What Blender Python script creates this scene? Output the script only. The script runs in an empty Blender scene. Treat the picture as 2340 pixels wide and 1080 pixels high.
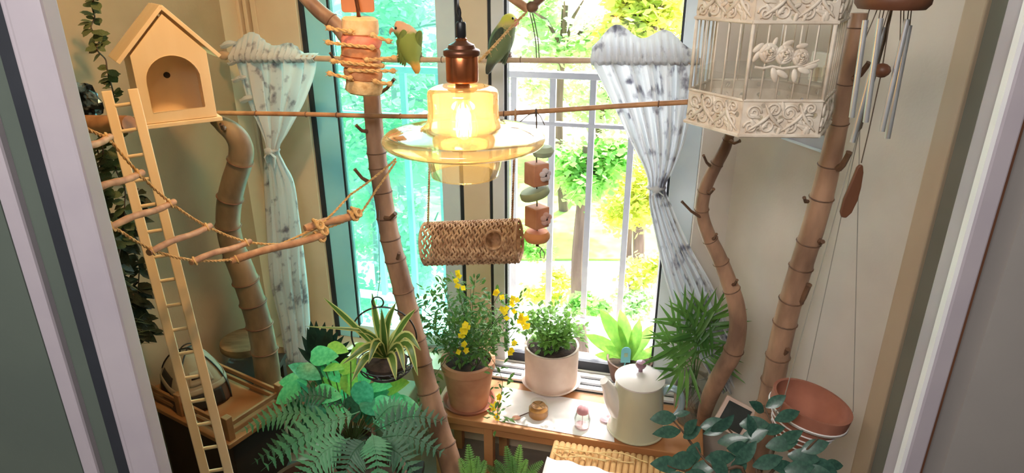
import bpy, bmesh, math, random
from math import sin, cos, pi, radians, sqrt, atan2
from mathutils import Vector, Matrix, Quaternion
from mathutils.geometry import tessellate_polygon

scene = bpy.context.scene
COL = scene.collection
random.seed(7)

# ------------------------------------------------------------------ camera
F, TH, CAMH = 1500.0, radians(22.0), 1.70
CAM = Vector((0, 0, CAMH))
cd = bpy.data.cameras.new('camera')
cd.sensor_width = 36.0
cd.lens = F / 2340.0 * 36.0
cd.clip_start = 0.02
cd.clip_end = 200
cam = bpy.data.objects.new('camera', cd)
cam.location = CAM
cam.rotation_euler = (radians(90) - TH, 0, 0)
COL.objects.link(cam)
scene.camera = cam

# ------------------------------------------------------------------ exposure, sky, sun, lamps
vs = scene.view_settings
vs.view_transform = 'Standard'
vs.look = 'None'
vs.gamma = 1.0
vs.use_curve_mapping = False
vs.exposure = 0.50
scene.display_settings.display_device = 'sRGB'

w = bpy.data.worlds.new('sky')
scene.world = w
w.use_nodes = True
nt = w.node_tree
nt.nodes.clear()
wo = nt.nodes.new('ShaderNodeOutputWorld')
bg = nt.nodes.new('ShaderNodeBackground')
sk = nt.nodes.new('ShaderNodeTexSky')
sk.sky_type = 'NISHITA'
sk.sun_disc = False
sk.sun_elevation = radians(52)
sk.sun_rotation = radians(20)
sk.dust_density = 3.0
sk.air_density = 0.7
bg.inputs[1].default_value = 0.95
nt.links.new(sk.outputs[0], bg.inputs[0])
nt.links.new(bg.outputs[0], wo.inputs[0])

def look_rot(d):
    return Vector(d).to_track_quat('-Z', 'Y').to_euler()

def add_light(name, typ, loc, direction, energy, color, **kw):
    l = bpy.data.lights.new(name, typ)
    l.energy = energy
    l.color = color
    for k, v in kw.items():
        setattr(l, k, v)
    o = bpy.data.objects.new(name, l)
    o.location = loc
    o.rotation_euler = look_rot(direction)
    COL.objects.link(o)
    return o

add_light('sun', 'SUN', (0, 6, 8), (-0.25, -0.52, -1.00), 12.0, (1.0, 0.95, 0.86), angle=radians(1.5))
# warm balcony lamp, plus fill light added behind the camera (both out of frame)
add_light('warm_clip_lamp', 'SPOT', (-0.30, 0.98, 2.36), (-0.62, 0.75, -0.90), 36.0, (1.0, 0.57, 0.24),
          spot_size=radians(85), spot_blend=0.9, shadow_soft_size=0.05)
add_light('added_fill_light', 'AREA', (-0.35, -0.35, 2.36), (0.25, 0.75, -0.9), 28.0, (1.0, 0.95, 0.91),
          shape='RECTANGLE', size=0.9, size_y=0.6)

# ------------------------------------------------------------------ picking points along the view
FW = Vector((0, cos(TH), -sin(TH)))
def ray(px, py):
    r, u = (px - 1170.0) / F, -(py - 540.0) / F
    return Vector((r, cos(TH) + u * sin(TH), -sin(TH) + u * cos(TH)))
def at(px, py, Y):
    d = ray(px, py)
    return CAM + d * (Y / d.y)
def atz(px, py, z):
    d = ray(px, py)
    return CAM + d * ((z - CAMH) / d.z)
def onplane(px, py, p0, n):
    d = ray(px, py)
    return CAM + d * ((p0 - CAM).dot(n) / d.dot(n))
def mpp(p):                       # metres per pixel at a point
    return (p - CAM).dot(FW) / F

# ------------------------------------------------------------------ materials
def lin(c):
    o = []
    for v in c[:3]:
        v = v / 255.0
        o.append(v / 12.92 if v <= 0.04045 else ((v + 0.055) / 1.055) ** 2.4)
    return (o[0], o[1], o[2], 1.0)

def node(nt, typ, **kw):
    n = nt.nodes.new(typ)
    for k, v in kw.items():
        setattr(n, k, v)
    return n

MATS = {}
def mat(name, col, col2=None, rough=0.6, scale=20.0, detail=4.0, stretch=(1, 1, 1), bump=0.0, bscale=None,
        metal=0.0, spec=0.5, translucent=0.0, contrast=(0.35, 0.65), coord='Object', emit=None, estr=0.0, coat=0.0):
    m = bpy.data.materials.new(name)
    m.use_nodes = True
    nt = m.node_tree
    b = nt.nodes['Principled BSDF']
    out = nt.nodes['Material Output']
    b.inputs['Roughness'].default_value = rough
    b.inputs['Metallic'].default_value = metal
    b.inputs['Specular IOR Level'].default_value = spec
    b.inputs['Coat Weight'].default_value = coat
    tc = node(nt, 'ShaderNodeTexCoord')
    mp = node(nt, 'ShaderNodeMapping')
    mp.inputs['Scale'].default_value = stretch
    nt.links.new(tc.outputs[coord], mp.inputs[0])
    nz = node(nt, 'ShaderNodeTexNoise')
    nz.inputs['Scale'].default_value = scale
    nz.inputs['Detail'].default_value = detail
    nt.links.new(mp.outputs[0], nz.inputs['Vector'])
    c1 = lin(col)
    c2 = lin(col2) if col2 else tuple(min(1, x * 0.86) for x in c1[:3]) + (1,)
    rp = node(nt, 'ShaderNodeValToRGB')
    rp.color_ramp.elements[0].position = contrast[0]
    rp.color_ramp.elements[1].position = contrast[1]
    rp.color_ramp.elements[0].color = c2
    rp.color_ramp.elements[1].color = c1
    nt.links.new(nz.outputs['Fac'], rp.inputs[0])
    nt.links.new(rp.outputs[0], b.inputs['Base Color'])
    if bump:
        nb = nz
        if bscale:
            nb = node(nt, 'ShaderNodeTexNoise')
            nb.inputs['Scale'].default_value = bscale
            nt.links.new(mp.outputs[0], nb.inputs['Vector'])
        bp = node(nt, 'ShaderNodeBump')
        bp.inputs['Strength'].default_value = bump
        bp.inputs['Distance'].default_value = 0.004
        nt.links.new(nb.outputs['Fac'], bp.inputs['Height'])
        nt.links.new(bp.outputs[0], b.inputs['Normal'])
    if emit:
        b.inputs['Emission Color'].default_value = lin(emit)
        b.inputs['Emission Strength'].default_value = estr
    if translucent:
        tr = node(nt, 'ShaderNodeBsdfTranslucent')
        nt.links.new(rp.outputs[0], tr.inputs[0])
        mx = node(nt, 'ShaderNodeMixShader')
        mx.inputs[0].default_value = translucent
        nt.links.new(b.outputs[0], mx.inputs[1])
        nt.links.new(tr.outputs[0], mx.inputs[2])
        nt.links.new(mx.outputs[0], out.inputs[0])
    MATS[name] = m
    return m

def glassy(name, tint, gloss=0.08, haze=0.0, hazecol=(255, 255, 255), rough=0.02, fres=True):
    """thin clear sheet: transparent tint + mirror reflection + optional milky part"""
    m = bpy.data.materials.new(name)
    m.use_nodes = True
    nt = m.node_tree
    nt.nodes.clear()
    out = node(nt, 'ShaderNodeOutputMaterial')
    tr = node(nt, 'ShaderNodeBsdfTransparent')
    tr.inputs[0].default_value = lin(tint)
    last = tr.outputs[0]
    if haze:
        df = node(nt, 'ShaderNodeBsdfDiffuse')
        df.inputs[0].default_value = lin(hazecol)
        tl = node(nt, 'ShaderNodeBsdfTranslucent')
        tl.inputs[0].default_value = lin(hazecol)
        m0 = node(nt, 'ShaderNodeMixShader')
        m0.inputs[0].default_value = 0.5
        nt.links.new(df.outputs[0], m0.inputs[1])
        nt.links.new(tl.outputs[0], m0.inputs[2])
        m1 = node(nt, 'ShaderNodeMixShader')
        m1.inputs[0].default_value = haze
        nt.links.new(last, m1.inputs[1])
        nt.links.new(m0.outputs[0], m1.inputs[2])
        last = m1.outputs[0]
    gl = node(nt, 'ShaderNodeBsdfGlossy')
    gl.inputs['Roughness'].default_value = rough
    m2 = node(nt, 'ShaderNodeMixShader')
    m2.inputs[0].default_value = gloss
    if fres:
        lw = node(nt, 'ShaderNodeLayerWeight')
        lw.inputs[0].default_value = 0.15
        mt = node(nt, 'ShaderNodeMath', operation='MULTIPLY_ADD')
        mt.inputs[1].default_value = 0.6
        mt.inputs[2].default_value = gloss
        nt.links.new(lw.outputs['Fresnel'], mt.inputs[0])
        nt.links.new(mt.outputs[0], m2.inputs[0])
    nt.links.new(last, m2.inputs[1])
    nt.links.new(gl.outputs[0], m2.inputs[2])
    nt.links.new(m2.outputs[0], out.inputs[0])
    MATS[name] = m
    return m

# ------------------------------------------------------------------ mesh building
def spline(pts, n=8):
    """Catmull-Rom through points (Vectors or tuples of any length)"""
    P = [tuple(p) for p in pts]
    P = [tuple(2 * a - b for a, b in zip(P[0], P[1]))] + P + [tuple(2 * a - b for a, b in zip(P[-1], P[-2]))]
    out = []
    for i in range(1, len(P) - 2):
        for k in range(n):
            t = k / n
            out.append(tuple(0.5 * (2 * b + (c - a) * t + (2 * a - 5 * b + 4 * c - d) * t * t + (3 * b - a - 3 * c + d) * t ** 3)
                             for a, b, c, d in zip(P[i - 1], P[i], P[i + 1], P[i + 2])))
    out.append(P[-2])
    return out

def frame(z, up=(0, 0, 1)):
    """3x3 with Z along z"""
    z = Vector(z).normalized()
    u = Vector(up)
    if abs(z.dot(u)) > 0.97:
        u = Vector((0, 1, 0))
    x = u.cross(z).normalized()
    y = z.cross(x)
    return Matrix((x, y, z)).transposed()

def yaw(p, a=0.0, s=1.0):
    return Matrix.Translation(p) @ Matrix.Rotation(a, 4, 'Z') @ Matrix.Scale(s, 4)

class MB:
    def __init__(s):
        s.v, s.f = [], []
    def add(s, vs, fs, M=None):
        k = len(s.v)
        s.v += [tuple(M @ Vector(p)) if M is not None else tuple(p) for p in vs]
        s.f += [tuple(i + k for i in f) for f in fs]
        return s
    def box(s, c, d, M=None):
        x, y, z = (q / 2 for q in d)
        vs = [Vector(c) + Vector((a * x, b * y, e * z)) for a in (-1, 1) for b in (-1, 1) for e in (-1, 1)]
        return s.add(vs, [(0, 1, 3, 2), (4, 6, 7, 5), (0, 4, 5, 1), (2, 3, 7, 6), (0, 2, 6, 4), (1, 5, 7, 3)], M)
    def bar(s, a, b, wx, wy, up=(0, 0, 1)):
        a, b = Vector(a), Vector(b)
        R = frame(b - a, up).to_4x4()
        return s.box((0, 0, (b - a).length / 2), (wx, wy, (b - a).length), Matrix.Translation(a) @ R)
    def tube(s, pts, r, n=8, cap=True, flat=1.0, up=(0, 0, 1)):
        pts = [Vector(p[:3]) for p in pts]
        m = len(pts)
        rs = [r] * m if not hasattr(r, '__len__') else list(r)
        k = len(s.v)
        prev = None
        for i, p in enumerate(pts):
            t = (pts[min(i + 1, m - 1)] - pts[max(i - 1, 0)])
            if t.length < 1e-9:
                t = Vector((0, 0, 1))
            t.normalize()
            if prev is None:
                fr = frame(t, up)
                x = fr.col[0].copy()
            else:
                x = prev - t * prev.dot(t)
                x.normalize()
            y = t.cross(x)
            prev = x
            for j in range(n):
                a = 2 * pi * j / n
                s.v.append(tuple(p + x * (cos(a) * rs[i]) + y * (sin(a) * rs[i] * flat)))
        for i in range(m - 1):
            for j in range(n):
                a, b = k + i * n + j, k + i * n + (j + 1) % n
                s.f.append((a, b, b + n, a + n))
        if cap:
            s.f.append(tuple(k + j for j in reversed(range(n))))
            s.f.append(tuple(k + (m - 1) * n + j for j in range(n)))
        return s
    def lathe(s, prof, n=24, M=None, close=False):
        vs, fs = [], []
        m = len(prof)
        for (r, z) in prof:
            for j in range(n):
                a = 2 * pi * j / n
                vs.append((r * cos(a), r * sin(a), z))
        for i in range(m if close else m - 1):
            i2 = (i + 1) % m
            for j in range(n):
                fs.append((i * n + j, i * n + (j + 1) % n, i2 * n + (j + 1) % n, i2 * n + j))
        if not close:
            if prof[0][0] > 1e-6: fs.append(tuple(reversed(range(n))))
            if prof[-1][0] > 1e-6: fs.append(tuple((m - 1) * n + j for j in range(n)))
        return s.add(vs, fs, M)
    def shell(s, prof, th, n=24, M=None):
        """thin walled vessel: profile outer bottom->top, offset inwards"""
        inner = [(max(r - th, 0.0005), z + (th if i == 0 else 0)) for i, (r, z) in enumerate(prof)]
        p = [(0.0004, prof[0][1])] + list(prof) + list(reversed(inner)) + [(0.0004, inner[0][1])]
        return s.lathe(p, n, M)
    def ell(s, c, r, M=None, nu=10, nv=7):
        vs, fs = [], []
        c = Vector(c)
        for i in range(1, nv):
            t = pi * i / nv
            for j in range(nu):
                a = 2 * pi * j / nu
                vs.append(c + Vector((r[0] * sin(t) * cos(a), r[1] * sin(t) * sin(a), r[2] * cos(t))))
        vs += [c + Vector((0, 0, r[2])), c - Vector((0, 0, r[2]))]
        T, B = len(vs) - 2, len(vs) - 1
        for i in range(nv - 2):
            for j in range(nu):
                a, b = i * nu + j, i * nu + (j + 1) % nu
                fs.append((a, a + nu, b + nu, b))
        for j in range(nu):
            fs.append((T, j, (j + 1) % nu))
            fs.append((B, (nv - 2) * nu + (j + 1) % nu, (nv - 2) * nu + j))
        return s.add(vs, fs, M)
    def torus(s, R, r, M=None, n=24, k=8, arc=2 * pi):
        pts = [Vector((R * cos(arc * i / n), R * sin(arc * i / n), 0)) for i in range(n + (arc < 6.28))]
        if arc < 6.28:
            t = MB().tube(pts, r, k)
            return s.add(t.v, t.f, M)
        vs, fs = [], []
        for i in range(n):
            a = 2 * pi * i / n
            for j in range(k):
                b = 2 * pi * j / k
                vs.append(((R + r * cos(b)) * cos(a), (R + r * cos(b)) * sin(a), r * sin(b)))
        for i in range(n):
            for j in range(k):
                fs.append((i * k + j, ((i + 1) % n) * k + j, ((i + 1) % n) * k + (j + 1) % k, i * k + (j + 1) % k))
        return s.add(vs, fs, M)
    def prism(s, outer, th, M=None, holes=()):
        """polygon in XY (with holes), extruded along Z 0..th"""
        loops = [list(outer)] + [list(h) for h in holes]
        flat = [p for l in loops for p in l]
        n = len(flat)
        vs = [(p[0], p[1], 0) for p in flat] + [(p[0], p[1], th) for p in flat]
        fs = []
        if holes:
            tris = tessellate_polygon([[Vector((p[0], p[1], 0)) for p in l] for l in loops])
            for t in tris:
                a, b, c = (flat[i] for i in t)
                cr = (b[0] - a[0]) * (c[1] - a[1]) - (b[1] - a[1]) * (c[0] - a[0])
                t = t if cr > 0 else (t[0], t[2], t[1])
                fs.append(tuple(reversed(t)))
                fs.append(tuple(i + n for i in t))
        else:
            fs.append(tuple(reversed(range(n))))
            fs.append(tuple(range(n, 2 * n)))
        k = 0
        for l in loops:
            m = len(l)
            for i in range(m):
                a, b = k + i, k + (i + 1) % m
                fs.append((a, b, b + n, a + n))
            k += m
        return s.add(vs, fs, M)
    def grid(s, rows):
        k = len(s.v)
        m, n = len(rows), len(rows[0])
        for r in rows:
            s.v += [tuple(p) for p in r]
        for i in range(m - 1):
            for j in range(n - 1):
                a = k + i * n + j
                s.f.append((a, a + 1, a + n + 1, a + n))
        return s
    def mesh(s, name, mats, smooth=True, off=Vector((0, 0, 0))):
        me = bpy.data.meshes.new(name)
        me.from_pydata([(a - off.x, b - off.y, c - off.z) for a, b, c in s.v], [], s.f)
        for m in (mats if isinstance(mats, (list, tuple)) else [mats]):
            me.materials.append(MATS[m] if isinstance(m, str) else m)
        if smooth:
            me.polygons.foreach_set('use_smooth', [True] * len(me.polygons))
        me.update()
        return me
    def build(s, name, m, parent=None, smooth=True, bevel=0.0, solid=0.0, sub=0, label=None, fix=False):
        off = ORG.get(parent.name, Vector((0, 0, 0))) if parent else None
        if off is None:                                 # top-level mesh: origin at its base centre
            xs = [p[0] for p in s.v]; ys = [p[1] for p in s.v]; zs = [p[2] for p in s.v]
            off = Vector(((min(xs) + max(xs)) / 2, (min(ys) + max(ys)) / 2, min(zs)))
            o = bpy.data.objects.new(name, s.mesh(name, m, smooth, off))
            o.location = off
        else:
            o = bpy.data.objects.new(name, s.mesh(name, m, smooth, off))
        COL.objects.link(o)
        ORG[o.name] = off
        if parent:
            o.parent = parent
        if fix:
            bm = bmesh.new(); bm.from_mesh(o.data)
            bmesh.ops.recalc_face_normals(bm, faces=bm.faces)
            bm.to_mesh(o.data); bm.free()
        if solid:
            md = o.modifiers.new('solid', 'SOLIDIFY'); md.thickness = solid; md.offset = 0
        if bevel:
            md = o.modifiers.new('bevel', 'BEVEL'); md.width = bevel; md.segments = 2; md.limit_method = 'ANGLE'
            md.angle_limit = radians(40)
        if smooth:
            try:
                o.data.set_sharp_from_angle(angle=radians(42))
            except Exception:
                pass
        if sub:
            md = o.modifiers.new('sub', 'SUBSURF'); md.levels = sub; md.render_levels = sub
        if label:
            o['label'] = label
        return o

ORG = {}
WMAT = {}
def tag(o, label, cat, group=None, kind=None):
    o['label'] = label
    o['category'] = cat
    if group: o['group'] = group
    if kind: o['kind'] = kind
    return o
def thing(name, label, cat, loc, group=None):
    o = bpy.data.objects.new(name, None)
    o.empty_display_size = 0.03
    o.location = Vector(loc)
    COL.objects.link(o)
    ORG[o.name] = Vector(loc)
    return tag(o, label, cat, group)
def struct(name, mb, m, smooth=False, bevel=0.0, parent=None, label=None):
    o = mb.build(name, m, parent, smooth, bevel)
    if parent is None:
        o['kind'] = 'structure'
    if label: o['label'] = label
    return o
def sempty(name, loc, label=None):
    o = bpy.data.objects.new(name, None)
    o.location = Vector(loc)
    COL.objects.link(o)
    ORG[o.name] = Vector(loc)
    o['kind'] = 'structure'
    if label: o['label'] = label
    return o
def inst(name, me, Mw, parent):
    """an object sharing mesh data, placed by world matrix under parent"""
    o = bpy.data.objects.new(name, me)
    COL.objects.link(o)
    o.parent = parent
    PW = WMAT.get(parent.name) or Matrix.Translation(ORG[parent.name])
    o.matrix_basis = PW.inverted() @ Mw
    WMAT[o.name] = Mw
    ORG[o.name] = ORG[parent.name]
    return o
def orient(pos, d, up=(0, 0, 1), scale=(1, 1, 1)):
    """matrix: local Y along d, Z towards up"""
    y = Vector(d).normalized()
    u = Vector(up)
    x = y.cross(u)
    if x.length < 1e-4:
        x = Vector((1, 0, 0))
    x.normalize()
    z = x.cross(y)
    R = Matrix((x, y, z)).transposed().to_4x4()
    S = Matrix.Diagonal((scale[0], scale[1], scale[2], 1))
    return Matrix.Translation(pos) @ R @ S

def leaf_mb(L, W, n=6, peak=0.4, fold=0.15, droop=0.2, tip=1.0, base=0.05, wave=0.0):
    """a blade along +Y: midrib fold, droop towards -Z"""
    rows = []
    for i in range(n + 1):
        t = i / n
        if t < peak:
            wd = base + (1 - base) * sin(t / peak * pi / 2)
        else:
            wd = cos((t - peak) / (1 - peak) * pi / 2) ** tip
        wd = max(wd, 0.02) * W / 2
        y = L * t
        z = -droop * L * t * t
        rows.append([(-wd, y, z + fold * wd + wave * W * sin(t * 9)), (0, y, z), (wd, y, z + fold * wd - wave * W * sin(t * 9))])
    return MB().grid(rows)

# ------------------------------------------------------------------ material library
mat('plaster_warm', (182, 150, 118), (174, 142, 110), rough=0.85, scale=6, bump=0.08, bscale=140)
mat('plaster_right', (216, 206, 194), (207, 196, 184), rough=0.85, scale=5, bump=0.08, bscale=140)
mat('plaster_living', (206, 202, 192), rough=0.9, scale=5)
mat('wall_dark', (88, 98, 90), (80, 90, 84), rough=0.9, scale=4, bump=0.05, bscale=120)
mat('wall_greygreen', (134, 133, 122), (126, 125, 114), rough=0.9, scale=4)
mat('wall_grey', (150, 145, 142), (142, 138, 136), rough=0.9, scale=4)
mat('ceiling_white', (238, 232, 222), rough=0.9, scale=5)
mat('floor_tile', (150, 138, 124), (126, 114, 102), rough=0.5, scale=8)
mat('frame_cream', (234, 216, 188), (228, 208, 180), rough=0.45, scale=8)
mat('frame_white', (236, 236, 238), (228, 228, 232), rough=0.35, scale=10)
mat('frame_lavender', (176, 168, 176), (168, 160, 170), rough=0.45, scale=10)
mat('frame_blue', (168, 238, 252), (158, 232, 250), rough=0.4, scale=10)
mat('frame_pale_blue', (226, 238, 246), (218, 232, 244), rough=0.4, scale=10)
mat('gasket', (42, 46, 54), rough=0.6, scale=20)
mat('trim_tan', (198, 178, 152), (188, 166, 140), rough=0.7, scale=8, stretch=(1, 1, 0.3))
mat('rail_grey', (150, 150, 160), (140, 140, 152), rough=0.5, scale=10)
mat('concrete', (236, 232, 222), (214, 208, 196), rough=0.9, scale=1.2)
mat('lawn', (168, 190, 90), (132, 168, 70), rough=0.9, scale=2.5)
mat('bark', (120, 98, 82), (88, 70, 58), rough=0.9, scale=8, stretch=(1, 1, 0.2), bump=0.5)
mat('tree_leaf_green', (176, 222, 120), (140, 204, 100), rough=0.6, scale=3, translucent=0.5)  # outdoor leaf colours washed pale, overexposure put into the colour
mat('tree_leaf_yellow', (236, 232, 120), (206, 224, 110), rough=0.6, scale=3, translucent=0.5)
mat('tree_leaf_pale', (206, 230, 172), (186, 222, 150), rough=0.6, scale=2, translucent=0.45)
glassy('pane_clear', (250, 252, 252), gloss=0.02)
glassy('pane_teal', (200, 247, 238), gloss=0.02, haze=0.12, hazecol=(150, 240, 232))
mat('wood_pale', (248, 226, 190), (240, 214, 172), rough=0.55, scale=14, stretch=(1, 1, 0.12), bump=0.05)
mat('wood_table', (206, 150, 100), (182, 124, 78), rough=0.5, scale=10, stretch=(0.15, 1, 1), bump=0.05)
mat('wood_tray', (172, 126, 84), (144, 102, 64), rough=0.55, scale=12, stretch=(0.2, 1, 1), bump=0.05)
mat('wood_dark', (120, 76, 52), (92, 56, 38), rough=0.5, scale=14, stretch=(1, 1, 0.2))
mat('wood_tag', (198, 130, 84), (180, 112, 70), rough=0.55, scale=16, stretch=(1, 1, 0.2))
mat('cabinet_dark', (58, 50, 42), (48, 42, 36), rough=0.6, scale=8)
mat('bamboo', (190, 150, 122), (126, 96, 78), rough=0.5, scale=16, stretch=(1, 1, 0.35), bump=0.12)
mat('bamboo_shaded', (154, 130, 100), (98, 82, 62), rough=0.5, scale=16, stretch=(1, 1, 0.35), bump=0.12)  # darker copy of bamboo, with the shade put into its colour
mat('bamboo_node', (128, 94, 70), (92, 66, 50), rough=0.6, scale=30)
mat('twig_wood', (206, 158, 120), (170, 122, 90), rough=0.65, scale=40, bump=0.15)
mat('perch_pale', (220, 196, 170), (200, 170, 142), rough=0.55, scale=24, bump=0.05)
mat('perch_brown', (190, 142, 100), (150, 106, 72), rough=0.55, scale=24, bump=0.05)
mat('rope', (228, 188, 128), (196, 150, 92), rough=0.9, scale=120, bump=0.6)
mat('twine_dark', (92, 78, 66), rough=0.8, scale=60)
mat('curtain', (238, 240, 242), (150, 150, 164), rough=0.9, scale=26, detail=6, contrast=(0.30, 0.44), translucent=0.45)
mat('black_plastic', (34, 34, 36), rough=0.4, scale=20)
mat('copper', (206, 128, 84), (176, 100, 62), rough=0.25, scale=10, metal=0.9)
mat('bronze', (112, 70, 50), (92, 56, 40), rough=0.35, scale=10, metal=0.6)
mat('chrome', (226, 228, 234), rough=0.34, scale=10, metal=0.75)
mat('wire_dark', (44, 38, 36), rough=0.5, scale=30)
mat('wire_grey', (150, 142, 132), rough=0.5, scale=30)
mat('cage_white', (236, 226, 212), (212, 196, 178), rough=0.45, scale=30, bump=0.1)
mat('seagrass', (222, 184, 146), (150, 110, 80), rough=0.85, scale=60, bump=0.4)
mat('terracotta', (170, 110, 88), (148, 92, 72), rough=0.85, scale=12, bump=0.1)
mat('terracotta_pale', (214, 158, 122), (190, 130, 98), rough=0.85, scale=12, bump=0.1)
mat('pot_beige', (226, 204, 190), (212, 186, 172), rough=0.7, scale=12, bump=0.08)
mat('pot_brown', (110, 78, 60), rough=0.7, scale=12)
mat('soil', (70, 54, 42), (48, 38, 30), rough=1.0, scale=60, bump=0.8)
mat('enamel', (206, 204, 176), (196, 192, 166), rough=0.22, scale=5, coat=0.5)
mat('enamel_lid', (240, 234, 228), (232, 226, 220), rough=0.2, scale=5, coat=0.5)
mat('knob_mauve', (160, 124, 140), rough=0.3, scale=20, coat=0.4)
mat('handle_blue', (178, 204, 214), rough=0.3, scale=20, coat=0.4)
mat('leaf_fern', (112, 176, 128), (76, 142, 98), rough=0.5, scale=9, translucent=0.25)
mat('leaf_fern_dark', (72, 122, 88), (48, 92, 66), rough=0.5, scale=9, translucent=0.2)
mat('leaf_pothos', (128, 240, 172), (88, 214, 142), rough=0.35, scale=7, translucent=0.3)  # teal daylight put into the colour of the pothos leaves
mat('leaf_teal_lit', (96, 196, 150), (64, 160, 118), rough=0.35, scale=7, translucent=0.3)  # deeper pothos tone, with the same teal daylight in the colour
mat('leaf_lime', (176, 222, 104), (140, 204, 88), rough=0.4, scale=7, translucent=0.35)
mat('leaf_spider', (96, 128, 56), (70, 104, 44), rough=0.4, scale=6, translucent=0.25)
mat('leaf_cream', (214, 212, 140), (196, 198, 120), rough=0.45, scale=6, translucent=0.3)
mat('leaf_dark', (40, 66, 54), (28, 48, 42), rough=0.35, scale=8, translucent=0.1)
mat('leaf_camellia', (64, 102, 86), (42, 76, 66), rough=0.36, scale=8, translucent=0.08, coat=0.15)
mat('leaf_palm', (112, 158, 74), (62, 110, 50), rough=0.45, scale=7, translucent=0.3)
mat('leaf_small', (104, 148, 66), (72, 118, 52), rough=0.5, scale=10, translucent=0.3)
mat('leaf_small_light', (134, 178, 84), (100, 150, 62), rough=0.5, scale=10, translucent=0.35)
mat('leaf_vine', (112, 124, 84), (82, 96, 62), rough=0.5, scale=12, translucent=0.15)
mat('leaf_vine_dark', (52, 62, 44), (36, 46, 32), rough=0.6, scale=12, translucent=0.1)  # dark green leaves of the lower vines
mat('petal_yellow', (255, 234, 50), (252, 222, 30), rough=0.5, scale=10, translucent=0.3)
mat('stem_green', (96, 110, 62), rough=0.6, scale=20)
mat('stem_brown', (92, 70, 52), rough=0.7, scale=20)
mat('paper_white', (244, 240, 238), (236, 230, 228), rough=0.9, scale=10)
mat('raffia', (236, 210, 150), rough=0.9, scale=40)
mat('cardboard', (212, 170, 112), (186, 142, 86), rough=0.85, scale=16, bump=0.1)
mat('tent_cream', (168, 156, 136), (150, 138, 120), rough=0.8, scale=14, bump=0.1)
mat('tent_brown', (96, 66, 52), (78, 52, 42), rough=0.8, scale=14, bump=0.1)
mat('tent_dark', (42, 38, 36), rough=0.8, scale=14)
mat('cork', (176, 146, 108), (134, 106, 76), rough=0.9, scale=40, bump=0.4, stretch=(0.3, 1, 1))
mat('moss_wall', (54, 66, 48), (34, 44, 32), rough=1.0, scale=24, bump=1.0)
mat('mineral_cream', (244, 208, 160), (228, 180, 124), rough=0.95, scale=40, bump=0.6)
mat('mineral_pink', (240, 152, 128), (222, 124, 104), rough=0.95, scale=40, bump=0.6)
mat('mineral_tan', (224, 158, 110), (196, 124, 80), rough=0.95, scale=40, bump=0.6)
mat('loofah', (222, 190, 140), (186, 146, 96), rough=1.0, scale=60, bump=1.0)
mat('toy_brown', (226, 166, 136), (206, 144, 114), rough=0.7, scale=20, bump=0.2)  # block toy colour lightened, with a haze of bloom put into it
mat('toy_mint', (186, 204, 176), (160, 180, 150), rough=0.7, scale=20, bump=0.2)
mat('toy_orange', (238, 176, 124), (224, 150, 96), rough=0.7, scale=20, bump=0.2)
mat('toy_flower_white', (236, 228, 240), rough=0.7, scale=20)
mat('toy_flower_pink', (240, 200, 204), rough=0.7, scale=20)
mat('label_blue', (120, 196, 212), rough=0.5, scale=20)
mat('plastic_white', (246, 240, 226), (240, 232, 218), rough=0.4, scale=10)
mat('panel_grey', (196, 196, 212), rough=0.3, scale=10)
mat('chalkboard', (62, 68, 66), (50, 56, 54), rough=0.85, scale=14)
mat('pink_glass_solid', (232, 170, 180), rough=0.25, scale=10)
mat('jar_amber', (176, 124, 66), rough=0.3, scale=10)
mat('stone_foil', (150, 178, 196), (44, 54, 62), rough=0.2, scale=40, metal=0.8, contrast=(0.45, 0.55))
mat('beak', (238, 178, 150), rough=0.4, scale=20)
mat('eye_black', (14, 12, 12), rough=0.1, scale=20)
mat('bird_foot', (168, 150, 142), rough=0.6, scale=40)
mat('ink', (44, 30, 24), rough=0.8, scale=20)
mat('box_teal_lit', (150, 178, 140), (134, 164, 126), rough=0.6, scale=8)  # green cast of the teal window light put into the box colour
glassy('clear_glass', (246, 250, 248), gloss=0.06, haze=0.04)
glassy('clear_plastic', (253, 253, 252), gloss=0.03, haze=0.03, hazecol=(235, 230, 222), fres=False)
glassy('amber_shade', (255, 247, 228), gloss=0.07, haze=0.13, hazecol=(255, 240, 210), rough=0.05)
glassy('amber_rim', (252, 248, 234), gloss=0.07, haze=0.06, hazecol=(255, 240, 210), rough=0.05)
glassy('bulb_glass', (255, 236, 190), gloss=0.05, haze=0.05, hazecol=(255, 220, 150))
mat('filament', (255, 220, 120), rough=0.5, emit=(255, 206, 96), estr=22.0)

def bird_mat(name, head, back, tail, face):
    m = bpy.data.materials.new(name)
    m.use_nodes = True
    nt = m.node_tree
    b = nt.nodes['Principled BSDF']
    b.inputs['Roughness'].default_value = 0.75
    tc = node(nt, 'ShaderNodeTexCoord')
    sp = node(nt, 'ShaderNodeSeparateXYZ')
    nt.links.new(tc.outputs['Generated'], sp.inputs[0])
    nz = node(nt, 'ShaderNodeTexNoise')
    nz.inputs['Scale'].default_value = 9
    nt.links.new(tc.outputs['Generated'], nz.inputs['Vector'])
    ad = node(nt, 'ShaderNodeMath', operation='MULTIPLY_ADD')
    ad.inputs[1].default_value = 0.10
    nt.links.new(nz.outputs['Fac'], ad.inputs[0])
    nt.links.new(sp.outputs['Z'], ad.inputs[2])
    rp = node(nt, 'ShaderNodeValToRGB')
    e = rp.color_ramp.elements
    e[0].position, e[0].color = 0.20, lin(tail)
    e[1].position, e[1].color = 0.32, lin(back)
    for p, c in ((0.80, back), (0.87, face), (0.97, head)):
        q = e.new(p); q.color = lin(c)
    nt.links.new(ad.outputs[0], rp.inputs[0])
    nt.links.new(rp.outputs[0], b.inputs['Base Color'])
    MATS[name] = m
bird_mat('plumage_olive', (244, 190, 150), (150, 168, 84), (246, 188, 96), (238, 196, 160))
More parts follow.
